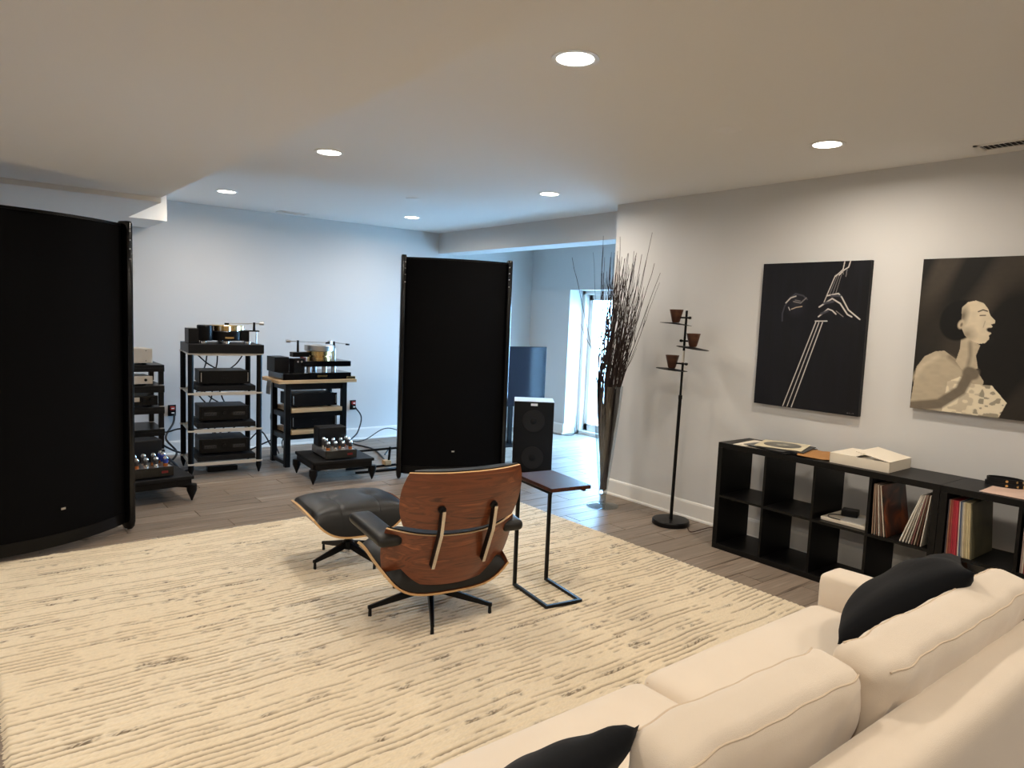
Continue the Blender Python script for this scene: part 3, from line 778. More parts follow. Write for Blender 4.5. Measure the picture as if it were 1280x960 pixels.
# turntable on the tall rack
def platter(t, c, r, z0, z1, mrim, name='platter'):
    p = MB().lathe([(0, z0), (r - .004, z0), (r, z0 + .004), (r, z1 - .004), (r - .004, z1), (0, z1)], c=(c[0], c[1], 0), n=48).build(name, mrim, t, smooth=True)
    return p
def tonearm(t, pivot, tip, z, base_z, back=.06):
    p, q = Vector((*pivot, z)), Vector((*tip, z - .008)); dd = (q - p).normalized()
    a = MB(); a.tube([p - dd * back, q], .0042, 8)
    arm = a.build('tonearm', M_STEEL, t, smooth=True)
    MB().cyl(p - dd * (back + .03), p - dd * (back - .012), .016, None, 16).build('counterweight', M_STEEL, arm, smooth=True)
    MB().cyl((pivot[0], pivot[1], base_z), (pivot[0], pivot[1], z + .012), .013, .011, 14).build('arm_pillar', M_BLACK, arm, smooth=True)
    h = MB(); Mx = Matrix.Translation(q) @ Matrix.Rotation(math.atan2(dd.y, dd.x), 4, 'Z'); h.box(-.012, -.009, -.012, .03, .009, .006, 0, Mx)
    h.build('headshell', M_BLACK, arm)
def turntable_gold():
    t = thing('turntable', on1(0, 0, 1.182), 'black turntable with brass rimmed platter on top of the tall rack', 'turntable', rz1, 'turntables')
    box('plinth', M_DARKGREY, -.335, -.045, .0, .345, .52, .085, t, bevel=.004)
    for i, (x_, y_) in enumerate(((-.18, .12), (.02, .10), (.22, .12), (.02, .4))):
        MB().lathe([(0, .085), (.034, .085), (.034, .108), (.026, .113), (0, .113)], c=(x_, y_, 0), n=20).build('foot', M_CHROME, t, smooth=True)
    MB().lathe([(0, .113), (.165, .113), (.170, .118), (.170, .200), (.165, .205), (0, .205)], c=(.05, .26, 0), n=40).build('sub_platter', M_BLACK, t, smooth=True)
    platter(t, (.05, .26), .155, .205, .262, M_GOLD)
    for i in range(12):
        a = 2 * PI * i / 12; MB().cyl((.05 + .152 * math.cos(a), .26 + .152 * math.sin(a), .208), (.05 + .152 * math.cos(a), .26 + .152 * math.sin(a), .250), .010, None, 10).build('rim_weight', M_CHROME, t, smooth=True)
    MB().lathe([(0, .113), (.070, .113), (.072, .12), (.072, .255), (.066, .262), (0, .262)], c=(-.165, .14, 0), n=32).build('motor_tower', M_BLACK, t, smooth=True)
    box('motor_controller', M_DARKGREY, -.315, .10, .085, -.22, .36, .225, t, bevel=.004)
    box('arm_base', M_BLACK, .16, .12, .113, .24, .24, .215, t, bevel=.004)
    box('arm_board', M_BLACK, .20, .16, .205, .345, .22, .218, t, bevel=.002)
    MB().cyl((.322, .19, .085), (.322, .19, .205), .006, None, 10).build('arm_post', M_STEEL, t)
    tonearm(t, (.30, .19), (.06, .24), .285, .218)
    box('name_plate', M_GOLD, .01, .088, .135, .09, .092, .152, t)
turntable_gold()

# low wooden-shelf rack
RACK2 = thing('equipment_rack', (2.95, 7.02, 0), 'low black frame rack with pale wood shelves', 'rack', 0)
def wood_rack(t):
    x0, x1, d = -.335, .335, .44; s_ = .055
    for a in (x0, x1 - s_):
        for b_ in (0, d - s_): box('leg', M_BLACK, a, b_, 0, a + s_, b_ + s_, .872, t, bevel=.003)
    for z in (.80, .512, .285):
        h = .07 if z > .7 else .05
        box('front_rail', M_BLACK, x0 + s_, .008, z, x1 - s_, .038, z + h, t); box('rear_rail', M_BLACK, x0 + s_, d - .038, z, x1 - s_, d - .008, z + h, t)
        for a in (x0 + .01, x1 - .04): box('side_rail', M_BLACK, a, s_, z, a + .03, d - s_, z + h, t)
    for a in (x0 + .01, x1 - .04): box('side_rail', M_BLACK, a, s_, .02, a + .03, d - s_, .06, t)
    box('shelf', M_OAK, x0 + s_ + .004, -.015, .566, x1 - s_ - .004, d - .01, .610, t, bevel=.003)
    box('shelf', M_OAK, x0 + s_ + .004, -.015, .338, x1 - s_ - .004, d - .01, .382, t, bevel=.003)
    box('top_board', M_OAK, -.43, -.055, .872, .42, .50, .905, t, bevel=.003)
wood_rack(RACK2)
component('power_amplifier', (2.935, 7.06, .611), 0, .50, .34, .13, 'black amplifier on the upper shelf of the wooden rack', 'amplifier')
component('power_amplifier', (2.935, 7.06, .383), 0, .50, .34, .13, 'black amplifier on the lower shelf of the wooden rack', 'amplifier')
def turntable_silver():
    t = thing('turntable', (2.95, 7.02, .906), 'black turntable with thick silver platter and two tonearms on the wooden rack', 'turntable', 0, 'turntables')
    box('plinth', M_BLACKGLOSS, -.37, -.02, .0, .37, .42, .07, t, bevel=.004)
    box('name_plate', M_GOLD, -.01, -.0225, .026, .10, -.0195, .046, t)
    box('motor_unit', M_DARKGREY, -.40, .14, .07, -.25, .38, .225, t, bevel=.004)
    box('motor_front', M_BLACK, -.245, .02, .07, -.13, .16, .215, t, bevel=.004)
    for x_ in (-.205, -.165): MB().cyl((x_, .018, .185), (x_, .012, .185), .010, None, 12).build('gauge', M_STEEL, t)
    box('red_panel', mat('red_dark', rgb(96, 32, 24), .4), -.13, .06, .14, -.10, .16, .225, t, bevel=.003)
    for x_, y_ in ((-.06, .08), (.10, .06), (.22, .10), (.10, .33)):
        MB().lathe([(0, .07), (.026, .07), (.026, .132), (0, .132)], c=(x_, y_, 0), n=18).build('foot', M_STEEL, t, smooth=True)
    box('upper_slab', M_BLACKGLOSS, -.16, .01, .132, .38, .40, .190, t, bevel=.004)
    MB().lathe([(0, .19), (.125, .19), (.125, .225), (.105, .228), (.105, .24), (.130, .243), (.130, .285), (0, .285)], c=(.10, .20, 0), n=40).build('bearing_housing', M_GOLD, t, smooth=True)
    platter(t, (.10, .20), .155, .288, .350, M_STEEL)
    box('arm_board', M_BLACK, -.21, .14, .225, -.03, .24, .275, t, bevel=.004)
    tonearm(t, (-.14, .19), (.16, .15), .385, .275, .09)
    MB().cyl((.285, .24, .19), (.285, .24, .31), .02, None, 16).build('arm_tower', M_STEEL, t, smooth=True)
    tonearm(t, (.285, .24), (.36, .08), .375, .30, .05)
turntable_silver()
b = box('record_cleaner_box', M_GOLD, -.05, -.04, 0, .05, .04, .028, None, .003); b.location = (3.315, 7.03, .906); tag(b, 'small brass box at the right end of the wooden rack top', 'box')
hd = thing('headphone_bracket', (2.485, 7.12, .76), 'grey curved bracket hanging off the left end of the wooden rack top', 'bracket')
MB().slab(lambda u, v, k: (.010 * k - .02 * math.cos(v * 1.2), u * .05, .14 * v), lin_(-1, 1, 3), lin_(0, 1, 8)).build('bracket_plate', mat('grey_enamel', (.16, .17, .17), .4), hd, smooth=True)

# left rack behind the panel speaker
RACK3 = thing('equipment_rack', (1.19, 7.02, 0), 'black shelf rack with champagne boxes half hidden behind the left panel speaker', 'rack', 0)
def left_rack(t):
    w, d = .58, .46; lv = [.10, .29, .485, .69, .885, 1.075]
    for i, z in enumerate(lv):
        box('shelf', M_BLACK, -w/2, -.02, z - .03, w/2, d, z, t, bevel=.003)
        box('front_rail', M_BLACK, -w/2, -.022, z - .062, w/2, .0, z - .028, t, bevel=.002)
    for sx in (-1, 1):
        for y_ in (.02, d - .02):
            spike('spike_foot', M_BLACK, sx * (w/2 - .022), y_, .07, .022, t)
            for a, b_ in zip(lv[:-1], lv[1:]):
                box('post', M_BLACK, sx * (w/2 - .022) - .021, y_ - .021, a + .008, sx * (w/2 - .022) + .021, y_ + .021, b_ - .03, t, bevel=.002)
                box('collar', M_STEEL, sx * (w/2 - .022) - .016, y_ - .016, a, sx * (w/2 - .022) + .016, y_ + .016, a + .008, t)
left_rack(RACK3)
component('phono_stage', (1.21, 7.05, 1.076), 0, .36, .30, .130, 'tall champagne box on top of the left rack', 'amplifier', M_CHAMP, 'small')
component('phono_stage', (1.21, 7.05, .886), 0, .36, .30, .070, 'slim champagne box on the second shelf of the left rack', 'amplifier', M_CHAMP, 'knob')
component('line_stage', (1.23, 7.05, .691), 0, .40, .30, .085, 'dark component with knobs on the middle shelf of the left rack', 'amplifier', M_BLACK, 'knobs')
component('power_supply', (1.10, 7.10, .486), 0, .22, .28, .120, 'narrow pale box on the lower shelf of the left rack', 'amplifier', M_CHAMP, 'small')
component('line_stage', (1.20, 7.05, .291), 0, .42, .30, .075, 'low dark component near the bottom of the left rack', 'amplifier', M_BLACK, 'amp')

def amp_stand(x_, y_, rz, label):
    t = thing('amplifier_stand', (x_, y_, 0), label, 'stand', rz, 'low amplifier stands')
    w, d = .60, .53
    for sx in (-1, 1):
        for sy in (0, 1): spike('cone_foot', M_BLACK, sx * (w/2 - .01), sy * d, .145, .040, t)
    for sy in (-.02, d - .02): box('end_rail', M_BLACK, -w/2 + .02, sy, .135, w/2 - .02, sy + .04, .19, t, bevel=.004)
    for sx in (-1, 1): box('side_rail', M_BLACK, sx * (w/2 - .03) - .02, 0, .135, sx * (w/2 - .03) + .02, d, .19, t, bevel=.004)
    box('platform', M_BLACKMATTE, -w/2, -.03, .19, w/2, d + .03, .218, t, bevel=.004)
    for a, b_ in (((-w/2 + .04, 0), (w/2 - .04, d)), ((w/2 - .04, 0), (-w/2 + .04, d))):
        MB().tube([(a[0], a[1], .125), (b_[0], b_[1], .125)], .011, 8).build('cross_brace', M_BLACK, t)
def tube_amp(x_, y_, rz, label, blue=False):
    t = thing('tube_amplifier', (x_, y_, .219), label, 'amplifier', rz, 'valve amplifiers')
    w, d = .30, .42
    ch = box('chassis', M_STEEL, -w/2, 0, .012, w/2, d, .082, t, bevel=.003)
    box('faceplate', M_BLACKGLOSS, -w/2 - .003, -.012, .006, w/2 + .003, 0, .086, t, bevel=.003)
    box('badge', mat('badge_red', rgb(110, 20, 22), .4), .06, -.0135, .035, .11, -.0118, .055, t)
    for sx in (-1, 1):
        for yy in (.04, d - .04): MB().cyl((sx * .11, yy, 0), (sx * .11, yy, .012), .016, None, 12).build('foot', M_BLACKMATTE, t)
    box('transformer_cover', M_DARKGREY, -w/2 + .01, .24, .083, w/2 - .01, d - .01, .27, t, bevel=.008)
    k = 0
    for yy in (.05, .12, .19):
        for xx in (-.11, -.04, .035, .11):
            if yy == .19 and abs(xx) < .08: continue
            hh = .105 if yy > .08 else .085
            bl = blue and xx > .1
            tb = MB().lathe([(0, .105), (.017, .105), (.021, .118), (.021, .082 + hh - .02), (.012, .082 + hh - .003), (0, .082 + hh)], c=(xx, yy, 0), n=16).build('vacuum_tube', M_BLUE if bl else M_TUBE, t, smooth=True)
            MB().lathe([(0, .082), (.019, .082), (.019, .106), (0, .106)], c=(xx, yy, 0), n=16).build('tube_base', M_COPPER if k % 3 == 0 else M_CHROME, tb, smooth=True)
            MB().lathe([(.0212, .082 + hh - .026), (.0205, .082 + hh - .019), (.0125, .082 + hh - .002), (0, .082 + hh + .001)], c=(xx, yy, 0), n=16, caps=False).build('silver_top', M_CHROME, tb, smooth=True)
            k += 1
rzA = math.radians(-5)
amp_stand(2.87, 6.185, rzA, 'low black stand with cone feet under the right valve amplifier')
amp_stand(1.22, 6.15, math.radians(5), 'low black stand with cone feet partly behind the left panel speaker')
tube_amp(2.86, 6.22, rzA, 'valve amplifier with silver topped tubes in front of the wooden rack')
tube_amp(1.22, 6.19, math.radians(5), 'valve amplifier with blue tube half hidden by the left panel speaker', True)

# low black frame behind the centre loudspeaker
t = thing('low_metal_stand', (3.42, 6.62, 0), 'low black metal rail frame left of the centre panel speaker', 'stand')
MB().tube([(-.32, 0, .19), (.42, -.06, .20)], .012, 10).build('top_bar', M_BLACK, t, smooth=True)
MB().tube([(-.32, 0, .012), (.42, -.02, .012)], .012, 10).build('floor_bar', M_BLACK, t, smooth=True)
MB().tube([(-.30, -.18, .012), (.42, -.26, .012)], .012, 10).build('floor_bar', M_BLACK, t, smooth=True)
MB().cyl((.16, -.02, .06), (.16, -.045, .215), .013, None, 12).build('upright', M_BLACK, t, smooth=True)
MB().tube([(.14, -.04, .185), (.07, -.10, .15)], .008, 8).build('lever', M_BLACK, t, smooth=True)
box('wooden_block', M_OAK, .10, -.06, .024, .17, .02, .07, t, bevel=.003)

# cables
def cable(pts, r, label, m=M_CABLE, group='loose cables'):
    o = MB().tube(spline(pts, 8), r, 7).build('cable', m, smooth=True); return tag(o, label, 'cable', group)
cable([(3.93, 8.17, .43), (3.99, 8.10, .30), (3.92, 8.05, .12), (3.78, 7.95, .02), (3.85, 7.5, .01), (3.72, 7.0, .01), (3.62, 6.75, .012)], .009, 'black power cable hanging from the socket right of the wooden rack')
cable([(3.78, 8.02, .012), (4.0, 8.02, .02), (4.25, 8.02, .14), (4.42, 8.0, .13), (4.6, 7.95, .03), (4.75, 7.8, .01), (4.9, 7.5, .01)], .006, 'thin looping cable in front of the far baseboard')
cable([(3.20, 6.45, .01), (3.40, 6.38, .03), (3.60, 6.42, .02), (3.85, 6.5, .012), (4.1, 6.5, .01)], .008, 'dark cable running along the floor to the centre speaker')
cable([(1.82, 8.16, .46), (1.80, 8.12, .36), (1.70, 8.0, .22), (1.76, 7.8, .10), (1.66, 7.7, .02), (1.5, 7.6, .01)], .011, 'black cable drooping from the socket beside the left rack')
cable([(1.46, 7.42, .44), (1.60, 7.55, .36), (1.74, 7.58, .38), (1.95, 7.55, .36)], .008, 'black cable bridging the left rack and the tall rack')
cable([(1.46, 7.42, .34), (1.62, 7.62, .20), (1.80, 7.72, .10), (2.1, 7.78, .015), (2.5, 7.75, .01)], .010, 'black cable sagging to the floor between the racks')
cable([(1.45, 6.75, .26), (1.55, 6.95, .16), (1.62, 6.95, .05), (1.66, 7.2, .012), (1.8, 7.35, .01)], .012, 'thick black cable behind the left valve amplifier')
k1 = ['first', 'second', 'third', 'fourth', 'fifth', 'sixth', 'seventh', 'eighth']
for lev, (zt, zb, xs) in enumerate(((1.15, 1.0, ((-.2, -.02), (-.10, -.13), (.0, -.02), (.25, .12))), (.77, .66, ((-.2, -.12), (-.13, .0), (-.05, -.08), (.02, .06))), (.42, .34, ((-.24, -.2), (-.12, -.02), (-.02, -.05), (.07, .02), (.18, .10))))):
    for i, (a, b_) in enumerate(xs):
        p, q = on1(a, .44, zt), on1(b_, .42, zb); m_ = on1((a + b_) / 2 + .01, .47, (zt + zb) / 2 - .02)
        cable([p, m_, q], .007, f'{k1[i]} black cable from the left behind the {["top", "middle", "lowest"][lev]} amplifier of the tall rack', group='cables behind the tall rack')
for i, (a, b_, zt, zb) in enumerate(((-.18, -.12, .86, .74), (-.32, -.26, .58, .30), (-.30, -.24, .48, .06), (-.12, -.20, .28, .12))):
    cable([(2.95 + a, 7.44, zt), (2.95 + (a + b_)/2 - .03, 7.49, (zt + zb)/2), (2.95 + b_, 7.46, zb)], .007, f'{k1[i]} thin cable behind the wooden rack counted from the top', group='cables behind the wooden rack')
cable([(2.30, 7.55, .06), (2.45, 7.6, .22), (2.55, 7.55, .30), (2.64, 7.5, .14)], .008, 'black cable arching between the tall rack and the wooden rack')
cable([(2.36, 7.5, .20), (2.44, 7.62, .10), (2.55, 7.55, .16), (2.72, 7.5, .24)], .008, 'black cable slanting low between the tall and wooden racks')

def outlet(x_, z, label):
    t = thing('wall_socket', (x_, YB, z), label, 'wall socket', 0, 'wall sockets with plugs')
    box('cover_plate', M_DARKGREY, -.04, -.008, -.06, .04, 0, .06, t, bevel=.002)
    for dz in (.026, -.022):
        box('plug', M_RED if dz > 0 else M_BLACK, -.022, -.045, dz - .018, .022, -.008, dz + .018, t, bevel=.004)
        box('plug_label', M_WHITE, -.014, -.0465, dz - .006, .014, -.0445, dz + .006, t)
outlet(1.803, .485, 'dark wall socket with red plug between the left and tall racks')
outlet(3.914, .449, 'dark wall socket with red plug right of the wooden rack')

# ------------------------------------------------------------------ box loudspeaker and screen in the far opening
def box_speaker():
    ux, uy = .80, -.60; rz = math.atan2(-.27, .34)
    t = thing('box_speaker', (4.745, 5.62, 0), 'black box loudspeaker with two round drivers and white top beside the opening', 'loudspeaker', rz)
    w, d, h = .42, .36, .765
    box('cabinet', M_WHITE, -w/2, .0, .03, w/2, d, h, t, bevel=.006)
    box('front_baffle', M_BLACKMATTE, -w/2 + .001, -.022, .03, w/2 - .001, .0, h - .004, t, bevel=.003)
    box('base_plate', M_BLACK, -w/2 + .02, .01, 0, w/2 - .02, d - .02, .03, t)
    for z in (.560, .170):
        dr = MB().lathe([(0, .004), (.035, .003), (.06, .005), (.105, .010), (.115, .010), (.118, .007), (.118, .0)], n=36).build('driver', M_CONE, t, smooth=True)
        dr.rotation_euler = (PI/2, 0, 0); dr.location = (0, -.021, z)
        MB().lathe([(0, .012), (.020, .010), (.034, .006), (.036, .003)], n=20).build('dust_cap', M_BLACKMATTE, dr, smooth=True)
    box('name_plate', M_WHITE, -.035, -.026, h - .045, .035, -.021, h - .02, t, bevel=.001)
box_speaker()
def flat_screen():
    t = thing('flat_screen', (5.64, 7.0, 0), 'dark flat screen standing behind the box loudspeaker in the next room', 'screen', math.radians(-4))
    box('screen_housing', M_BLACK, -.62, 0, .50, .42, .035, 1.265, t, bevel=.004)
    box('screen_glass', M_SCREEN, -.612, -.003, .508, .412, .0, 1.257, t)
    box('stand_column', M_BLACK, -.13, .01, .02, -.07, .05, .52, t, bevel=.004)
    box('stand_base', M_BLACK, -.35, -.12, 0, .15, .16, .02, t, bevel=.004)
flat_screen()
cable([(6.70, 7.60, .012), (6.64, 7.4, .01), (6.70, 7.2, .012), (6.86, 7.22, .012), (6.90, 7.26, .10)], .005, 'thin cable on the floor by the patio door')

# ------------------------------------------------------------------ vase with twigs
VX, VY = 4.47, 4.30
def vase():
    t = thing('glass_vase', (VX, VY, 0), 'tall flared clear glass floor vase holding twigs', 'vase')
    prof = [(0, .000), (.140, .000), (.142, .006), (.10, .014), (.035, .028), (.028, .05), (.030, .10), (.036, .12)]
    MB().lathe(prof + [(0, .12)], n=40).build('foot', M_GLASSFOOT, t, smooth=True, angle=1.0)
    outer = [(.036, .12), (.046, .20), (.075, .45), (.105, .75), (.128, 1.075)]
    inner = [(r - .004, z) for r, z in reversed(outer)]
    inner[-1] = (.030, .135)
    MB().lathe(outer + inner + [(0, .135)], n=48, caps=False).build('body', M_GLASS, t, smooth=True, angle=1.0)
vase()
def twigs():
    rng = random.Random(11)
    n = 96
    named = {0: (-.36, .16, 2.16), 1: (.20, -.22, 2.40), 2: (-.10, .06, 2.36), 3: (.24, -.30, 2.06), 4: (.02, -.02, 2.36), 5: (.21, -.26, 2.14), 6: (.26, -.28, 1.98), 7: (-.14, .13, 2.22), 8: (-.06, .0, 2.18)}
    for i in range(n):
        a = 2 * PI * rng.random(); rr = .012 + .012 * rng.random()
        b0 = Vector((VX + rr * math.cos(a), VY + rr * math.sin(a), .14 + .03 * rng.random()))
        rim = .100 * math.sqrt(rng.random()); ra = 2 * PI * rng.random()
        if i in named:
            dx, dy, H = named[i]; ra = math.atan2(dy, dx); rim = .095
            end = Vector((VX + dx, VY + dy, H))
        else:
            H = 1.55 + .68 * rng.random() ** .8
            sp = .05 + .16 * rng.random() ** 1.6; sa = ra + rng.uniform(-.5, .5)
            end = Vector((VX + sp * math.cos(sa) * .9 + .050, VY + sp * math.sin(sa) - .050, H))
        mid = Vector((VX + rim * math.cos(ra), VY + rim * math.sin(ra), 1.03))
        m2 = mid.lerp(end, .5) + Vector((rng.uniform(-.02, .02), rng.uniform(-.02, .02), 0))
        if end.x > XR - .05: end.x = XR - .05
        pts = spline([b0, b0.lerp(mid, .5) + Vector((rng.uniform(-.006, .006), rng.uniform(-.006, .006), 0)), mid, m2, end], 6)
        k = len(pts); r0 = rng.uniform(.0042, .0068)
        pts = [p + Vector((rng.uniform(-.003, .003), rng.uniform(-.003, .003), 0)) for p in pts]
        mb = MB(); mb.tube(pts, [r0 * (1 - .72 * j / (k - 1)) for j in range(k)], 6)
        for _ in range(rng.randint(2, 4)):
            j = rng.randint(int(k * .5), k - 4); p = pts[j]; d_ = (pts[j + 2] - pts[j]).normalized()
            sd = Vector((rng.uniform(-1, 1), rng.uniform(-1, 1), .2)).normalized(); L_ = rng.uniform(.10, .26)
            e_ = p + (d_ * .93 + sd * .28).normalized() * L_
            if e_.x > XR - .03: continue
            mb.tube([p, p.lerp(e_, .5) + sd * .012, e_], [r0 * .5, r0 * .38, r0 * .2], 5)
        o = mb.build('twig', M_TWIG, smooth=True, fixn=False)
        lab = {0: 'single thin twig leaning far left out of the vase bundle', 1: 'tallest twig bending right at the top of the vase bundle', 2: 'tall straight twig at the left of the vase bundle tip',
               6: 'long twig leaning furthest right out of the vase'}.get(i, 'dark dried twig in the dense bundle of the glass floor vase')
        tag(o, lab, 'twig', 'twigs in the glass vase')
twigs()

# ------------------------------------------------------------------ floor lamp with three cup shades
def floor_lamp():
    t = thing('floor_lamp', (4.567, 3.612, 0), 'slim black floor lamp with three saucers and brown cups', 'floor lamp')
    MB().lathe([(0, 0), (.145, 0), (.150, .006), (.150, .034), (.144, .042), (.02, .044), (0, .044)], n=48).build('base', M_BLACK, t, smooth=True)
    lean = lambda z: Vector((.012 * z / 1.74, -.020 * z / 1.74, z))
    MB().tube([lean(.04), lean(1.05)], .0135, 14).build('lower_pole', M_BLACK, t, smooth=True)
    MB().tube([lean(1.045), lean(1.33)], .0095, 12).build('upper_pole', M_BLACK, t, smooth=True)
    MB().tube([lean(1.33), lean(1.425)], .011, 12).build('clear_joint', mat('pale_joint', (.62, .60, .55), .3), t, smooth=True)
    MB().tube([lean(1.425), lean(1.745)], .0095, 12).build('upper_pole', M_BLACK, t, smooth=True)
    MB().tube([lean(1.035), lean(1.065)], .016, 14).build('pole_collar', M_BLACK, t, smooth=True)
    # saucer positions: offsets measured along the wall (y) and height
    for (dy, dx, z, lab) in ((.085, -.02, 1.640, ''), (-.10, -.02, 1.455, ''), (.092, -.02, 1.272, '')):
        c = lean(z) + Vector((dx, dy, 0)); sg = 1 if dy > 0 else -1
        sa = MB().lathe([(0, .006), (.03, .005), (.125, -.004), (.128, -.006), (.125, -.008), (.03, .0), (0, .0)], n=40).build('saucer', M_DARKGREY, t, smooth=True)
        sa.location = c; sa.rotation_euler = (.10 if dy < 0 else .06, .05, 0)
        cup = MB().lathe([(0, 0), (.026, 0), (.031, .01), (.055, .105), (.051, .105), (.028, .012), (0, .010)], n=28).build('cup_shade', M_CUP, t, smooth=True)
        cup.location = c + Vector((0, 0, .006))
        q = lean(z + .048)
        MB().tube([q + Vector((0, -sg * .03, 0)), q, Vector((c.x, c.y, q.z))], .007, 8).build('arm', M_BLACK, t, smooth=True)
        MB().cyl(q + Vector((0, -sg * .026, 0)), q + Vector((0, -sg * .042, 0)), .011, None, 10).build('knob', M_BLACK, t, smooth=True)
floor_lamp()
cable([(4.58, 3.45, .008), (4.52, 3.36, .008), (4.60, 3.25, .06), (4.66, 3.16, .05), (4.70, 3.08, .008)], .0035, 'thin brown lamp cord between the floor lamp and shelves', mat('brown_cord', rgb(70, 48, 38), .5))

# ------------------------------------------------------------------ cube shelves
SX0, SX1, SH = 4.365, 4.755, .79
OW, IW = .038, .017
CW = (1.49 - 2 * OW - 3 * IW) / 4; CH = (SH - 2 * OW - IW) / 2
def shelf_unit(ytop, label):
    t = thing('cube_shelf', (SX0, ytop, 0), label, 'shelf', 0, 'black cube shelves'); D = SX1 - SX0
    box('top_board', M_SHELF, 0, -1.49, SH - OW, D, 0, SH, t, bevel=.0015)
    box('bottom_board', M_SHELF, 0, -1.49, 0, D, 0, OW, t, bevel=.0015)
    box('side_board', M_SHELF, 0, -OW, OW, D, 0, SH - OW, t, bevel=.0015); box('side_board', M_SHELF, 0, -1.49, OW, D, -1.49 + OW, SH - OW, t, bevel=.0015)
    zm = OW + CH
    for i in range(3):
        y_ = -OW - (i + 1) * CW - i * IW
        box('divider', M_SHELF, .002, y_ - IW, OW, D - .002, y_, SH - OW, t)
    for i in range(4):
        y_ = -OW - i * (CW + IW)
        box('inner_shelf', M_SHELF, .002, y_ - CW, zm, D - .002, y_, zm + IW, t)
    return t
SY0 = 3.062
shelf_unit(SY0, 'black open cube shelf next to the floor lamp')
shelf_unit(SY0 - 1.492, 'black open cube shelf cut off by the right picture edge')
def cell(unit, col): # y range of a cell (high, low)
    a = SY0 - 1.492 * unit - OW - col * (CW + IW); return a, a - CW
Z_UP = OW + CH + IW + .0005; Z_LO = OW + .0005

def sleeve(y_, z, th, lean, col, label, size=.313, xf=.012, group='record sleeves', m=None, name='record_sleeve', d=.315):
    """lean>0: top leans to +y (picture left)"""
    if m is None:
        m = mat('sleeve_%d_%d_%d' % tuple(int(c * 255) for c in col), rgb(*[int(c * 255) for c in col]), .55, var=(18, .12))
    o = MB().box(0, -th/2, 0, d, th/2, size).build(name, m, bevel=min(.0012, th * .3), seg=1)
    o.location = (SX0 + xf, y_, z + (th/2 * abs(math.sin(lean)))); o.rotation_euler = (lean * -1, 0, 0)
    return tag(o, label, 'record sleeve', group)
# upper cell of the last column, first unit
a, b_ = cell(0, 3)
L1 = [((.55, .45, .38), .007), ((.62, .56, .50), .006), ((.50, .38, .32), .005), ((.80, .77, .72), .006), ((.42, .32, .28), .006), ((.74, .70, .64), .007)]
names1 = ['tan', 'pale grey', 'russet', 'off white', 'brown spined', 'cream']
y_ = a - .008
for i, (c, th) in enumerate(L1):
    lean = .03 + .022 * i; y_ -= th / 2 + .0012
    sleeve(y_ - .313 * math.sin(lean) , Z_UP, th, lean, c, f'{names1[i]} record sleeve left of the orange guitar cover', group='leaning records left of the orange cover'); y_ -= th / 2
# the facing cover
def cover_mat():
    m = bpy.data.materials.new('guitar_cover'); m.use_nodes = True; nt = m.node_tree; N = nt.nodes; L = nt.links; b = N['Principled BSDF']
    tc = N.new('ShaderNodeTexCoord'); n = N.new('ShaderNodeTexNoise'); n.inputs['Scale'].default_value = 6.5; n.inputs['Detail'].default_value = 5; n.inputs['Distortion'].default_value = .8
    r = N.new('ShaderNodeValToRGB'); el = r.color_ramp.elements
    for p_, c in ((.36, rgb(26, 12, 9)), (.50, rgb(88, 42, 24)), (.62, rgb(150, 74, 28))):
        e_ = el.new(p_); e_.color = (*c, 1)
    el[0].color = (*rgb(14, 8, 8), 1); el[-1].color = (*rgb(178, 104, 44), 1)
    L.new(tc.outputs['Object'], n.inputs['Vector']); L.new(n.outputs['Fac'], r.inputs['Fac']); L.new(r.outputs[0], b.inputs['Base Color']); b.inputs['Roughness'].default_value = .35
    return m
lean = .165
sleeve(y_ - .313 * math.sin(lean) - .004, Z_UP, .004, lean, (0, 0, 0), 'record cover with dark brown and orange picture showing', m=cover_mat(), group='leaning records left of the orange cover')
R1 = [((.86, .84, .80), .007), ((.80, .78, .73), .008), ((.62, .60, .57), .007), ((.84, .82, .77), .005), ((.50, .33, .32), .006), ((.60, .56, .50), .006), ((.28, .15, .09), .008), ((.82, .80, .76), .006)]
names2 = ['white', 'ivory', 'grey', 'chalk white', 'dull pink', 'beige', 'dark brown', 'outermost white']
y_ = b_ + .008
for i in range(len(R1) - 1, -1, -1):
    c, th = R1[i]; lean = -(.10 + .030 * (len(R1) - 1 - i)); y_ += th / 2 + .0015
    sleeve(y_ + .313 * math.sin(-lean) * .92, Z_UP, th, lean, c, f'{names2[i]} record sleeve leaning right of the orange cover', group='leaning records right of the orange cover'); y_ += th / 2
# second unit first column upper
a2, b2 = cell(1, 0)
L2 = [((.30, .27, .30), .006), ((.62, .44, .34), .006), ((.55, .25, .20), .005), ((.60, .30, .26), .006), ((.62, .14, .20), .008), ((.66, .16, .22), .008), ((.72, .20, .26), .007), ((.55, .12, .18), .006), ((.84, .80, .76), .005), ((.30, .36, .46), .008), ((.62, .62, .60), .006), ((.80, .76, .66), .007), ((.70, .64, .50), .009), ((.78, .73, .58), .009), ((.74, .68, .53), .010), ((.82, .78, .64), .007)]
names3 = ['charcoal', 'tan', 'rust red', 'brick', 'crimson', 'bright crimson', 'rose red', 'dark red', 'white', 'slate blue', 'silver grey', 'cream', 'khaki', 'straw', 'wheat', 'olive faced pale']
y_ = a2 - .006
for i, (c, th) in enumerate(L2):
    lean = .006 + .0042 * i; y_ -= th / 2 + .0008
    mm = mat('olive_cover', rgb(92, 88, 66), .6, var=(9, .25)) if i == len(L2) - 1 else None
    sleeve(y_ - .313 * math.sin(lean) * .6, Z_UP, th, lean, c, f'{names3[i]} record sleeve in the row behind the sofa pillow', group='records in the second shelf', m=mm); y_ -= th / 2
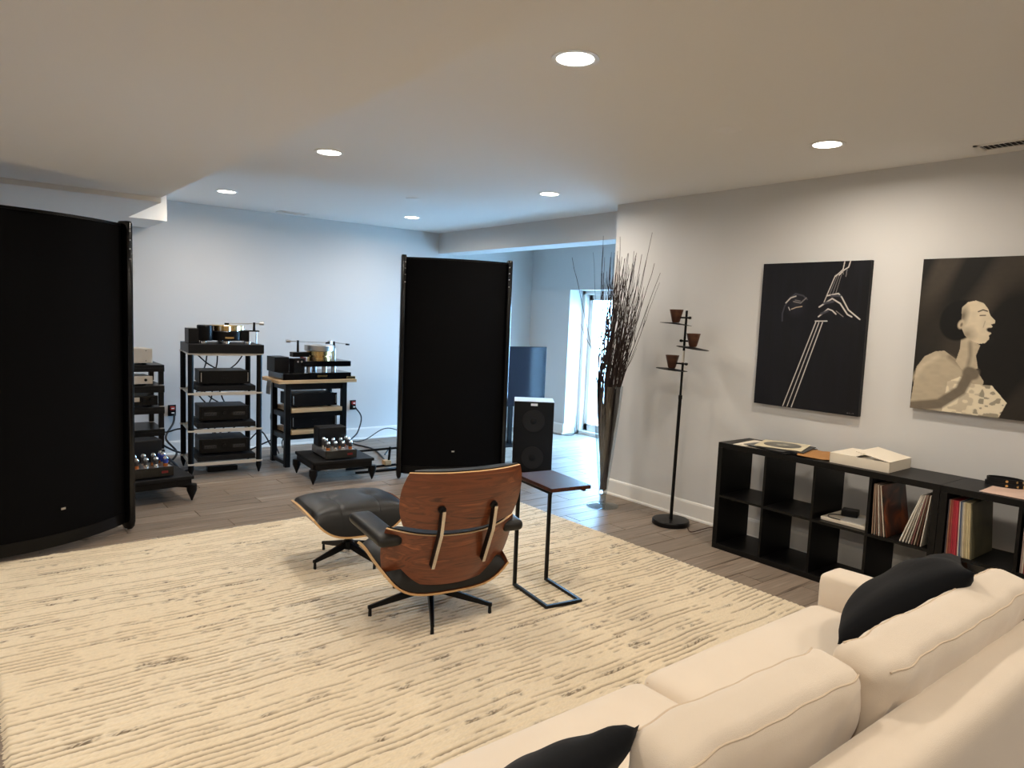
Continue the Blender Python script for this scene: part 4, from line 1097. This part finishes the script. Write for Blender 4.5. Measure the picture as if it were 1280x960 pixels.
# second column upper (just at the picture edge)
a3, b3 = cell(1, 1); y_ = a3 - .008
for i, (c, nm) in enumerate((((.60, .52, .50), 'greyish'), ((.80, .76, .70), 'off white'), ((.50, .22, .20), 'maroon'))):
    y_ -= .008; sleeve(y_, Z_UP, .007, .004, c, f'{nm} record sleeve at the extreme right picture edge', group='records at the right picture edge')
# lower cells
sleeve(a2 - .07, Z_LO, .012, .20, (.34, .20, .08), 'brown record sleeve low behind the black pillow', group='records in the lower shelf')
sleeve(b2 + .07, Z_LO, .010, -.28, (.84, .81, .75), 'white record sleeve low behind the black pillow', group='records in the lower shelf')
sleeve(b2 + .10, Z_LO, .010, -.30, (.70, .62, .50), 'buff record sleeve low behind the black pillow', group='records in the lower shelf')

# things on the shelves
t = thing('paper_pad', (SX0 + .05, cell(0, 2)[0] - .16, Z_UP), 'flat white box lying in the third cube of the shelf', 'box')
box('tray', M_PAPER, .0, -.16, 0, .28, .13, .022, t, bevel=.003); box('label_strip', M_WHITE, .02, -.12, .022, .20, .02, .0235, t)
p = MB(); p.cbox(0, 0, .022, .085, .10, .044); ad = p.build('power_adapter', M_BLACK, bevel=.006); ad.location = (SX0 + .22, cell(0, 2)[0] - .14, Z_UP + .024); ad.rotation_euler = (0, 0, .3)
tag(ad, 'small black adapter lying on the white box in the shelf', 'adapter')
cable([(SX0 + .18, cell(0, 2)[0] - .12, Z_UP + .03), (SX0 + .12, cell(0, 2)[0] - .06, Z_UP + .03), (SX0 + .06, cell(0, 2)[0] - .08, Z_UP + .028), (SX0 + .05, cell(0, 2)[0] - .16, Z_UP + .028)], .003, 'thin black wire curled on the white box in the shelf')
ZT = SH + .0008
# pile of sleeves on top at the left end
def flat_sleeve(x_, y0_, z, rz, m, label, th=.004, s_=.315, tilt=(0, 0), group='flat record sleeves'):
    o = MB().cbox(0, 0, th/2, s_, s_, th).build('record_sleeve', m, bevel=.001, seg=1)
    o.location = (x_, y0_, z); o.rotation_euler = (tilt[0], tilt[1], rz); return tag(o, label, 'record sleeve', group)
M_SL_BLACK = mat('sleeve_black', (.012, .012, .013), .4)
flat_sleeve(4.54, 2.80, ZT, .10, M_PAPER, 'white sleeve at the bottom left of the flat pile', th=.004)
flat_sleeve(4.53, 2.66, ZT + .0045, -.12, M_SL_BLACK, 'lowest black sleeve in the flat pile on the shelf')
flat_sleeve(4.545, 2.63, ZT + .009, .16, M_SL_BLACK, 'middle black sleeve in the flat pile on the shelf')
flat_sleeve(4.53, 2.70, ZT + .0135, -.05, mat('sleeve_grey', (.10, .10, .10), .4), 'dark grey sleeve just under the cream disc sleeve')
flat_sleeve(4.545, 2.63, ZT + .018, .25, M_SL_BLACK, 'uppermost black sleeve poking out right of the flat pile')
o = flat_sleeve(4.56, 2.67, ZT + .0225, .32, mat('sleeve_cream', rgb(214, 202, 172), .6), 'cream sleeve with round grey disc picture on the flat pile', .004)
MB().lathe([(0, .0046), (.125, .0046), (.125, .004), (0, .004)], n=48).build('disc_print', mat('disc_grey', rgb(96, 94, 86), .4, var=(14, .5)), o)
MB().lathe([(0, .0050), (.042, .0050), (.042, .0046), (0, .0046)], n=32).build('centre_print', mat('disc_label', rgb(150, 146, 130), .5, var=(30, .4)), o)
kf = MB(); kf.slab(lambda u, v, k: (.165 * u, .15 * v + .02 * u, .012 + .022 * max(0, v) * (.4 + .6 * (u + 1) / 2) + .012 * max(0, -v) + .003 * k), lin_(-1, 1, 5), lin_(-1, 1, 9))
o = kf.build('kraft_envelope', M_KRAFT, smooth=False); o.location = (4.57, 2.385, ZT - .010); o.rotation_euler = (0, 0, .35); tag(o, 'brown cardboard mailer bent open beside the white box', 'cardboard mailer')
def white_box():
    t = thing('card_box', (4.565, 2.065, ZT), 'white cardboard box with its lid half open on the shelf', 'box', .02)
    h = .062; D2, L2_ = .155, .185
    box('box_base', M_PAPER, -D2, -L2_, 0, D2, L2_, .004, t)
    for a, b_, c, d_ in ((-D2, -L2_, -D2 + .004, L2_), (D2 - .004, -L2_, D2, L2_), (-D2, -L2_, D2, -L2_ + .004), (-D2, L2_ - .004, D2, L2_)):
        box('box_side', M_PAPER, a, b_, .004, c, d_, h, t)
    box('inner_tray', M_WHITE, -D2 + .006, -L2_ + .006, .004, D2 - .006, L2_ - .006, h - .012, t)
    box('far_panel', M_PAPER, -D2, .02, h, D2, L2_, h + .003, t)
    lid = MB(); lid.box(-D2, 0, 0, D2, .21, .004); o = lid.build('lid_flap', M_PAPER, t); o.location = (0, -L2_, h); o.rotation_euler = (.16, 0, 0)
white_box()
flat_sleeve(4.55, 1.235, ZT, .04, mat('sleeve_pink', rgb(206, 176, 160), .55, var=(7, .12)), 'pale pink record sleeve lying on the second shelf', .004)
def strap():
    t = thing('camera_strap', (4.672, 1.355, ZT + .0045), 'coiled black strap with small gold details on the second shelf', 'strap', .2)
    for k, (rx, ry, z) in enumerate(((.060, .095, .0), (.056, .088, .024))):
        pts = [(rx * math.cos(a), ry * math.sin(a)) for a in [2 * PI * i / 28 for i in range(29)]]
        mb = MB(); n = len(pts)
        vs = []
        for x_, y_ in pts: vs += [(x_, y_, z), (x_, y_, z + .022), (x_ * .94, y_ * .95, z + .022), (x_ * .94, y_ * .95, z)]
        mb.add(vs, [(i*4+j, i*4+(j+1) % 4, i*4+4+(j+1) % 4, i*4+4+j) for i in range(n-1) for j in range(4)])
        s_ = mb.build('strap_loop', M_BLACKMATTE, t, smooth=True)
        for a in (3.3, 3.9, 4.5): MB().cyl((rx * 1.02 * math.cos(a), ry * 1.02 * math.sin(a), z + .011), (rx * .98 * math.cos(a), ry * .98 * math.sin(a), z + .011), .007, None, 10).build('rivet', M_GOLD, s_)
    box('buckle', M_GOLD, -.030, -.094, .002, .0, -.088, .022, t, bevel=.002)
strap()

# ------------------------------------------------------------------ canvases
def canvas(name, y_left, y_right, z0, z1, paint, label, nx, nz):
    t = thing(name, (XR - .002, (y_left + y_right) / 2, z0), label, 'wall art', 0, 'black and white canvases')
    w, h, dpt = y_left - y_right, z1 - z0, .036
    box('stretcher', mat('canvas_side', (.012, .012, .014), .8), -dpt, -w/2, 0, 0, w/2, h, t)
    A, B = np.meshgrid(np.linspace(0, 1, nx), np.linspace(0, 1, nz))   # A left->right, B top->bottom
    col = paint(A, B, w, h)
    co = np.stack([np.full(A.shape, -dpt - .0006), w/2 - A * w, h - B * h], -1).reshape(-1, 3)
    idx = np.arange(nx * nz).reshape(nz, nx)
    q = np.stack([idx[:-1, :-1], idx[1:, :-1], idx[1:, 1:], idx[:-1, 1:]], -1).reshape(-1, 4)
    me = bpy.data.meshes.new('painted_face'); me.from_pydata(co.tolist(), [], q.tolist())
    ca = me.color_attributes.new('Col', 'FLOAT_COLOR', 'POINT')
    ca.data.foreach_set('color', np.concatenate([col.reshape(-1, 3), np.ones((nx * nz, 1))], 1).ravel().astype(np.float32))
    me.materials.append(attr_mat(name + '_paint', .55, .25))
    o = bpy.data.objects.new('painted_face', me); COL.objects.link(o); o.parent = t
    return t
def vnoise(A, B, fx, fy, seed):
    rng = np.random.default_rng(seed); g = rng.random((fy + 3, fx + 3)); x = A * fx; y = B * fy; i = x.astype(int); j = y.astype(int); f = x - i; k = y - j
    f = f*f*(3-2*f); k = k*k*(3-2*k)
    return (g[j, i] * (1-f) + g[j, i+1] * f) * (1-k) + (g[j+1, i] * (1-f) + g[j+1, i+1] * f) * k
def stroke(A, B, asp, pts, width, soft=.35):
    """distance based brush line, coordinates in widths"""
    X, Y = A, B * asp; best = np.full(A.shape, 9.0)
    pts = [(p[0], p[1] * asp) for p in pts]
    for (x0, y0), (x1, y1) in zip(pts[:-1], pts[1:]):
        dx, dy = x1 - x0, y1 - y0; tt = np.clip(((X - x0) * dx + (Y - y0) * dy) / (dx*dx + dy*dy + 1e-12), 0, 1)
        best = np.minimum(best, np.hypot(X - x0 - tt * dx, Y - y0 - tt * dy))
    return np.clip((width - best) / (width * soft) + .0, 0, 1)
def blob(A, B, asp, cx, cy, rx, ry, rot=0, soft=.25):
    X, Y = A - cx, (B - cy) * asp; c, s_ = math.cos(rot), math.sin(rot); u = (X * c + Y * s_) / rx; v = (-X * s_ + Y * c) / ry
    return np.clip((1 - np.hypot(u, v)) / soft, 0, 1)
def polyfill(A, B, pts, asp, soft=.004):
    inside = np.zeros(A.shape, bool); n = len(pts)
    for i in range(n):
        x0, y0 = pts[i]; x1, y1 = pts[(i + 1) % n]
        c = ((y0 > B) != (y1 > B)) & (A < (x1 - x0) * (B - y0) / ((y1 - y0) if abs(y1 - y0) > 1e-9 else 1e-9) + x0); inside ^= c
    return inside.astype(float)
def paint_bass(A, B, w, h):
    asp = h / w
    base = np.array(rgb(19, 20, 29)); dark = np.array(rgb(11, 11, 15))
    n = vnoise(A, B, 26, 4, 1) * .6 + vnoise(A, B, 60, 6, 2) * .4
    f = np.clip(n * .7 + .5 * (1 - A) - .2, 0, 1)[..., None]
    col = dark * (1 - f) + base * f
    def put(mask, c): nonlocal col; m_ = mask[..., None]; col = col * (1 - m_) + np.array(rgb(*c)) * m_
    white = (196, 190, 184); mid = (120, 116, 116); dim = (62, 62, 70)
    for (a0, a1, wd) in ((.558, .302, .0050), (.588, .345, .0042), (.620, .388, .0048)):
        put(stroke(A, B, asp, [(a0, .402), (a1, .995)], wd), white)
    for (a0, a1) in ((.708, .640), (.722, .664), (.738, .690), (.756, .716)):
        put(stroke(A, B, asp, [(a0, .085), (a1, .215)], .0030), mid)
    put(stroke(A, B, asp, [(.700, .095), (.618, .27)], .0042), white)
    put(stroke(A, B, asp, [(.775, .0), (.765, .055), (.70, .10)], .0048), white); put(stroke(A, B, asp, [(.825, .0), (.812, .04), (.775, .058), (.735, .09)], .0052), white)
    put(stroke(A, B, asp, [(.80, .055), (.795, .10)], .004), mid); put(stroke(A, B, asp, [(.765, .06), (.770, .085)], .004), mid)
    # fingers on the neck
    for pts, wd, c in (([(.640, .225), (.742, .210), (.775, .235), (.84, .315), (.945, .375)], .0075, white), ([(.578, .300), (.690, .243), (.765, .275), (.835, .345), (.875, .36)], .0080, white),
                       ([(.578, .365), (.660, .312), (.70, .322), (.735, .345)], .0070, white), ([(.552, .395), (.66, .392)], .0062, white),
                       ([(.735, .325), (.80, .360)], .005, mid), ([(.62, .275), (.70, .262)], .014, dim), ([(.60, .345), (.66, .325)], .013, dim), ([(.68, .225), (.76, .225)], .012, dim)):
        put(stroke(A, B, asp, pts, wd, .6), c)
    # lit lips and chin in the dark
    put(blob(A, B, asp, .350, .285, .115, .13, 0, .9) * .55, (44, 44, 54))
    for pts, wd, c in (([(.232, .40), (.228, .35), (.245, .30), (.285, .245), (.345, .212), (.42, .225), (.46, .25)], .010, dim), ([(.255, .275), (.30, .240), (.35, .228)], .0075, white), ([(.33, .265), (.40, .275), (.45, .240)], .0075, mid),
                       ([(.315, .318), (.36, .305), (.415, .298)], .0060, (178, 160, 140)), ([(.30, .325), (.285, .305)], .005, white), ([(.345, .255), (.395, .262)], .006, mid)):
        put(stroke(A, B, asp, pts, wd, .8), c)
    put(stroke(A, B, asp, [(.905, .985), (.965, .984)], .004) * (vnoise(A, B, 120, 40, 5) > .45), mid)
    return col
canvas('bass_player_canvas', 3.080, 2.279, 1.058, 2.113, paint_bass, 'dark canvas of a hand on a double bass neck with three strings', 300, 400)
def paint_singer(A, B, w, h):
    # a plain generic figure at a microphone in the same tones, not a copy of any photograph
    A = A * (w / .85); asp = h / .85       # picture units: 1 = .85 m
    base = np.array(rgb(20, 18, 16)); col = np.ones(A.shape + (3,)) * base
    def put(mask, c): nonlocal col; m_ = np.clip(mask, 0, 1)[..., None]; col = col * (1 - m_) + np.array(rgb(*c)) * m_
    dr = vnoise(np.clip((A * .8 + B * .35) / 2, 0, 1), np.clip(B, 0, 1), 14, 2, 8)
    put(np.clip((dr - .5) * 1.6, 0, .55) * np.clip(1.4 - B, 0, 1), (78, 70, 60))
    light = (212, 198, 172); skin = (186, 172, 148); mid = (112, 102, 88)
    n = vnoise(np.clip(A / 2, 0, 1), B, 60, 60, 9)
    put(polyfill(A, B, [(.0, .98), (.02, .72), (.07, .645), (.14, .608), (.20, .60), (.28, .65), (.40, .69), (.47, .78), (.42, 1.0), (.0, 1.0)], asp) * .9, skin)
    put(stroke(A, B, asp, [(.24, .64), (.34, .70), (.42, .72)], .03, .9) * .6, mid)
    put(polyfill(A, B, [(.300, .47), (.385, .53), (.425, .555), (.405, .62), (.425, .70), (.34, .73), (.28, .665), (.30, .58)], asp), skin)   # neck
    put(stroke(A, B, asp, [(.36, .54), (.37, .62), (.36, .70)], .022, .9) * .6, mid)
    put(blob(A, B, asp, .275, .40, .130, .155, .25, .10), (13, 12, 11))                      # hair
    head = polyfill(A, B, [(.285, .32), (.32, .283), (.37, .272), (.42, .288), (.452, .325), (.462, .352), (.470, .366), (.502, .398), (.500, .412), (.478, .420), (.488, .434), (.470, .452), (.486, .476), (.472, .490),
                           (.476, .512), (.452, .538), (.415, .545), (.37, .528), (.325, .500), (.300, .455), (.292, .40)], asp)
    put(head, light)
    put(head * blob(A, B, asp, .335, .49, .075, .075, .3, .9) * .7, mid); put(head * blob(A, B, asp, .30, .37, .045, .10, .1, .9) * .8, (60, 54, 46))
    put(stroke(A, B, asp, [(.392, .342), (.420, .330), (.448, .338)], .0055, .6), (40, 35, 30)); put(stroke(A, B, asp, [(.405, .366), (.438, .364)], .006, .8), (60, 52, 44))
    put(head * blob(A, B, asp, .476, .455, .028, .020, .3, .4), (24, 20, 18)); put(stroke(A, B, asp, [(.44, .40), (.432, .44)], .004, .9) * .6, mid)
    put(blob(A, B, asp, .292, .425, .026, .040, .2, .35), skin); put(blob(A, B, asp, .294, .428, .011, .020, .2, .6), mid)     # ear
    put(polyfill(A, B, [(.24, .80), (.32, .76), (.40, .80), (.52, .80), (.62, .90), (.58, 1.0), (.22, 1.0)], asp) * (.45 + .55 * (n > .42)), (222, 210, 184))
    put(stroke(A, B, asp, [(.02, .985), (.20, .95), (.33, .85), (.37, .75)], .045, .4), mid)
    put(blob(A, B, asp, .385, .735, .065, .05, .4, .3), mid)
    put(stroke(A, B, asp, [(.0, .80), (.07, .70), (.16, .64)], .03, .9) * .5, light)
    # microphone on its stand at the right
    put(blob(A, B, asp, .86, .43, .055, .075, .1, .15), (206, 192, 166)); put(stroke(A, B, asp, [(.815, .41), (.90, .40)], .006), mid); put(stroke(A, B, asp, [(.815, .45), (.90, .445)], .006), mid)
    put(stroke(A, B, asp, [(.87, .50), (.89, .63), (.95, .72)], .028, .3), (196, 182, 156)); put(stroke(A, B, asp, [(.84, .48), (.93, .60)], .010), (30, 27, 24))
    put(stroke(A, B, asp, [(.74, .71), (.80, .66), (.86, .67)], .005), mid)
    return col * (.94 + .12 * n[..., None])
canvas('singer_canvas', 1.954, .80, 1.162, 2.106, paint_singer, 'sepia toned canvas of a singer cut off by the right picture edge', 420, 330)
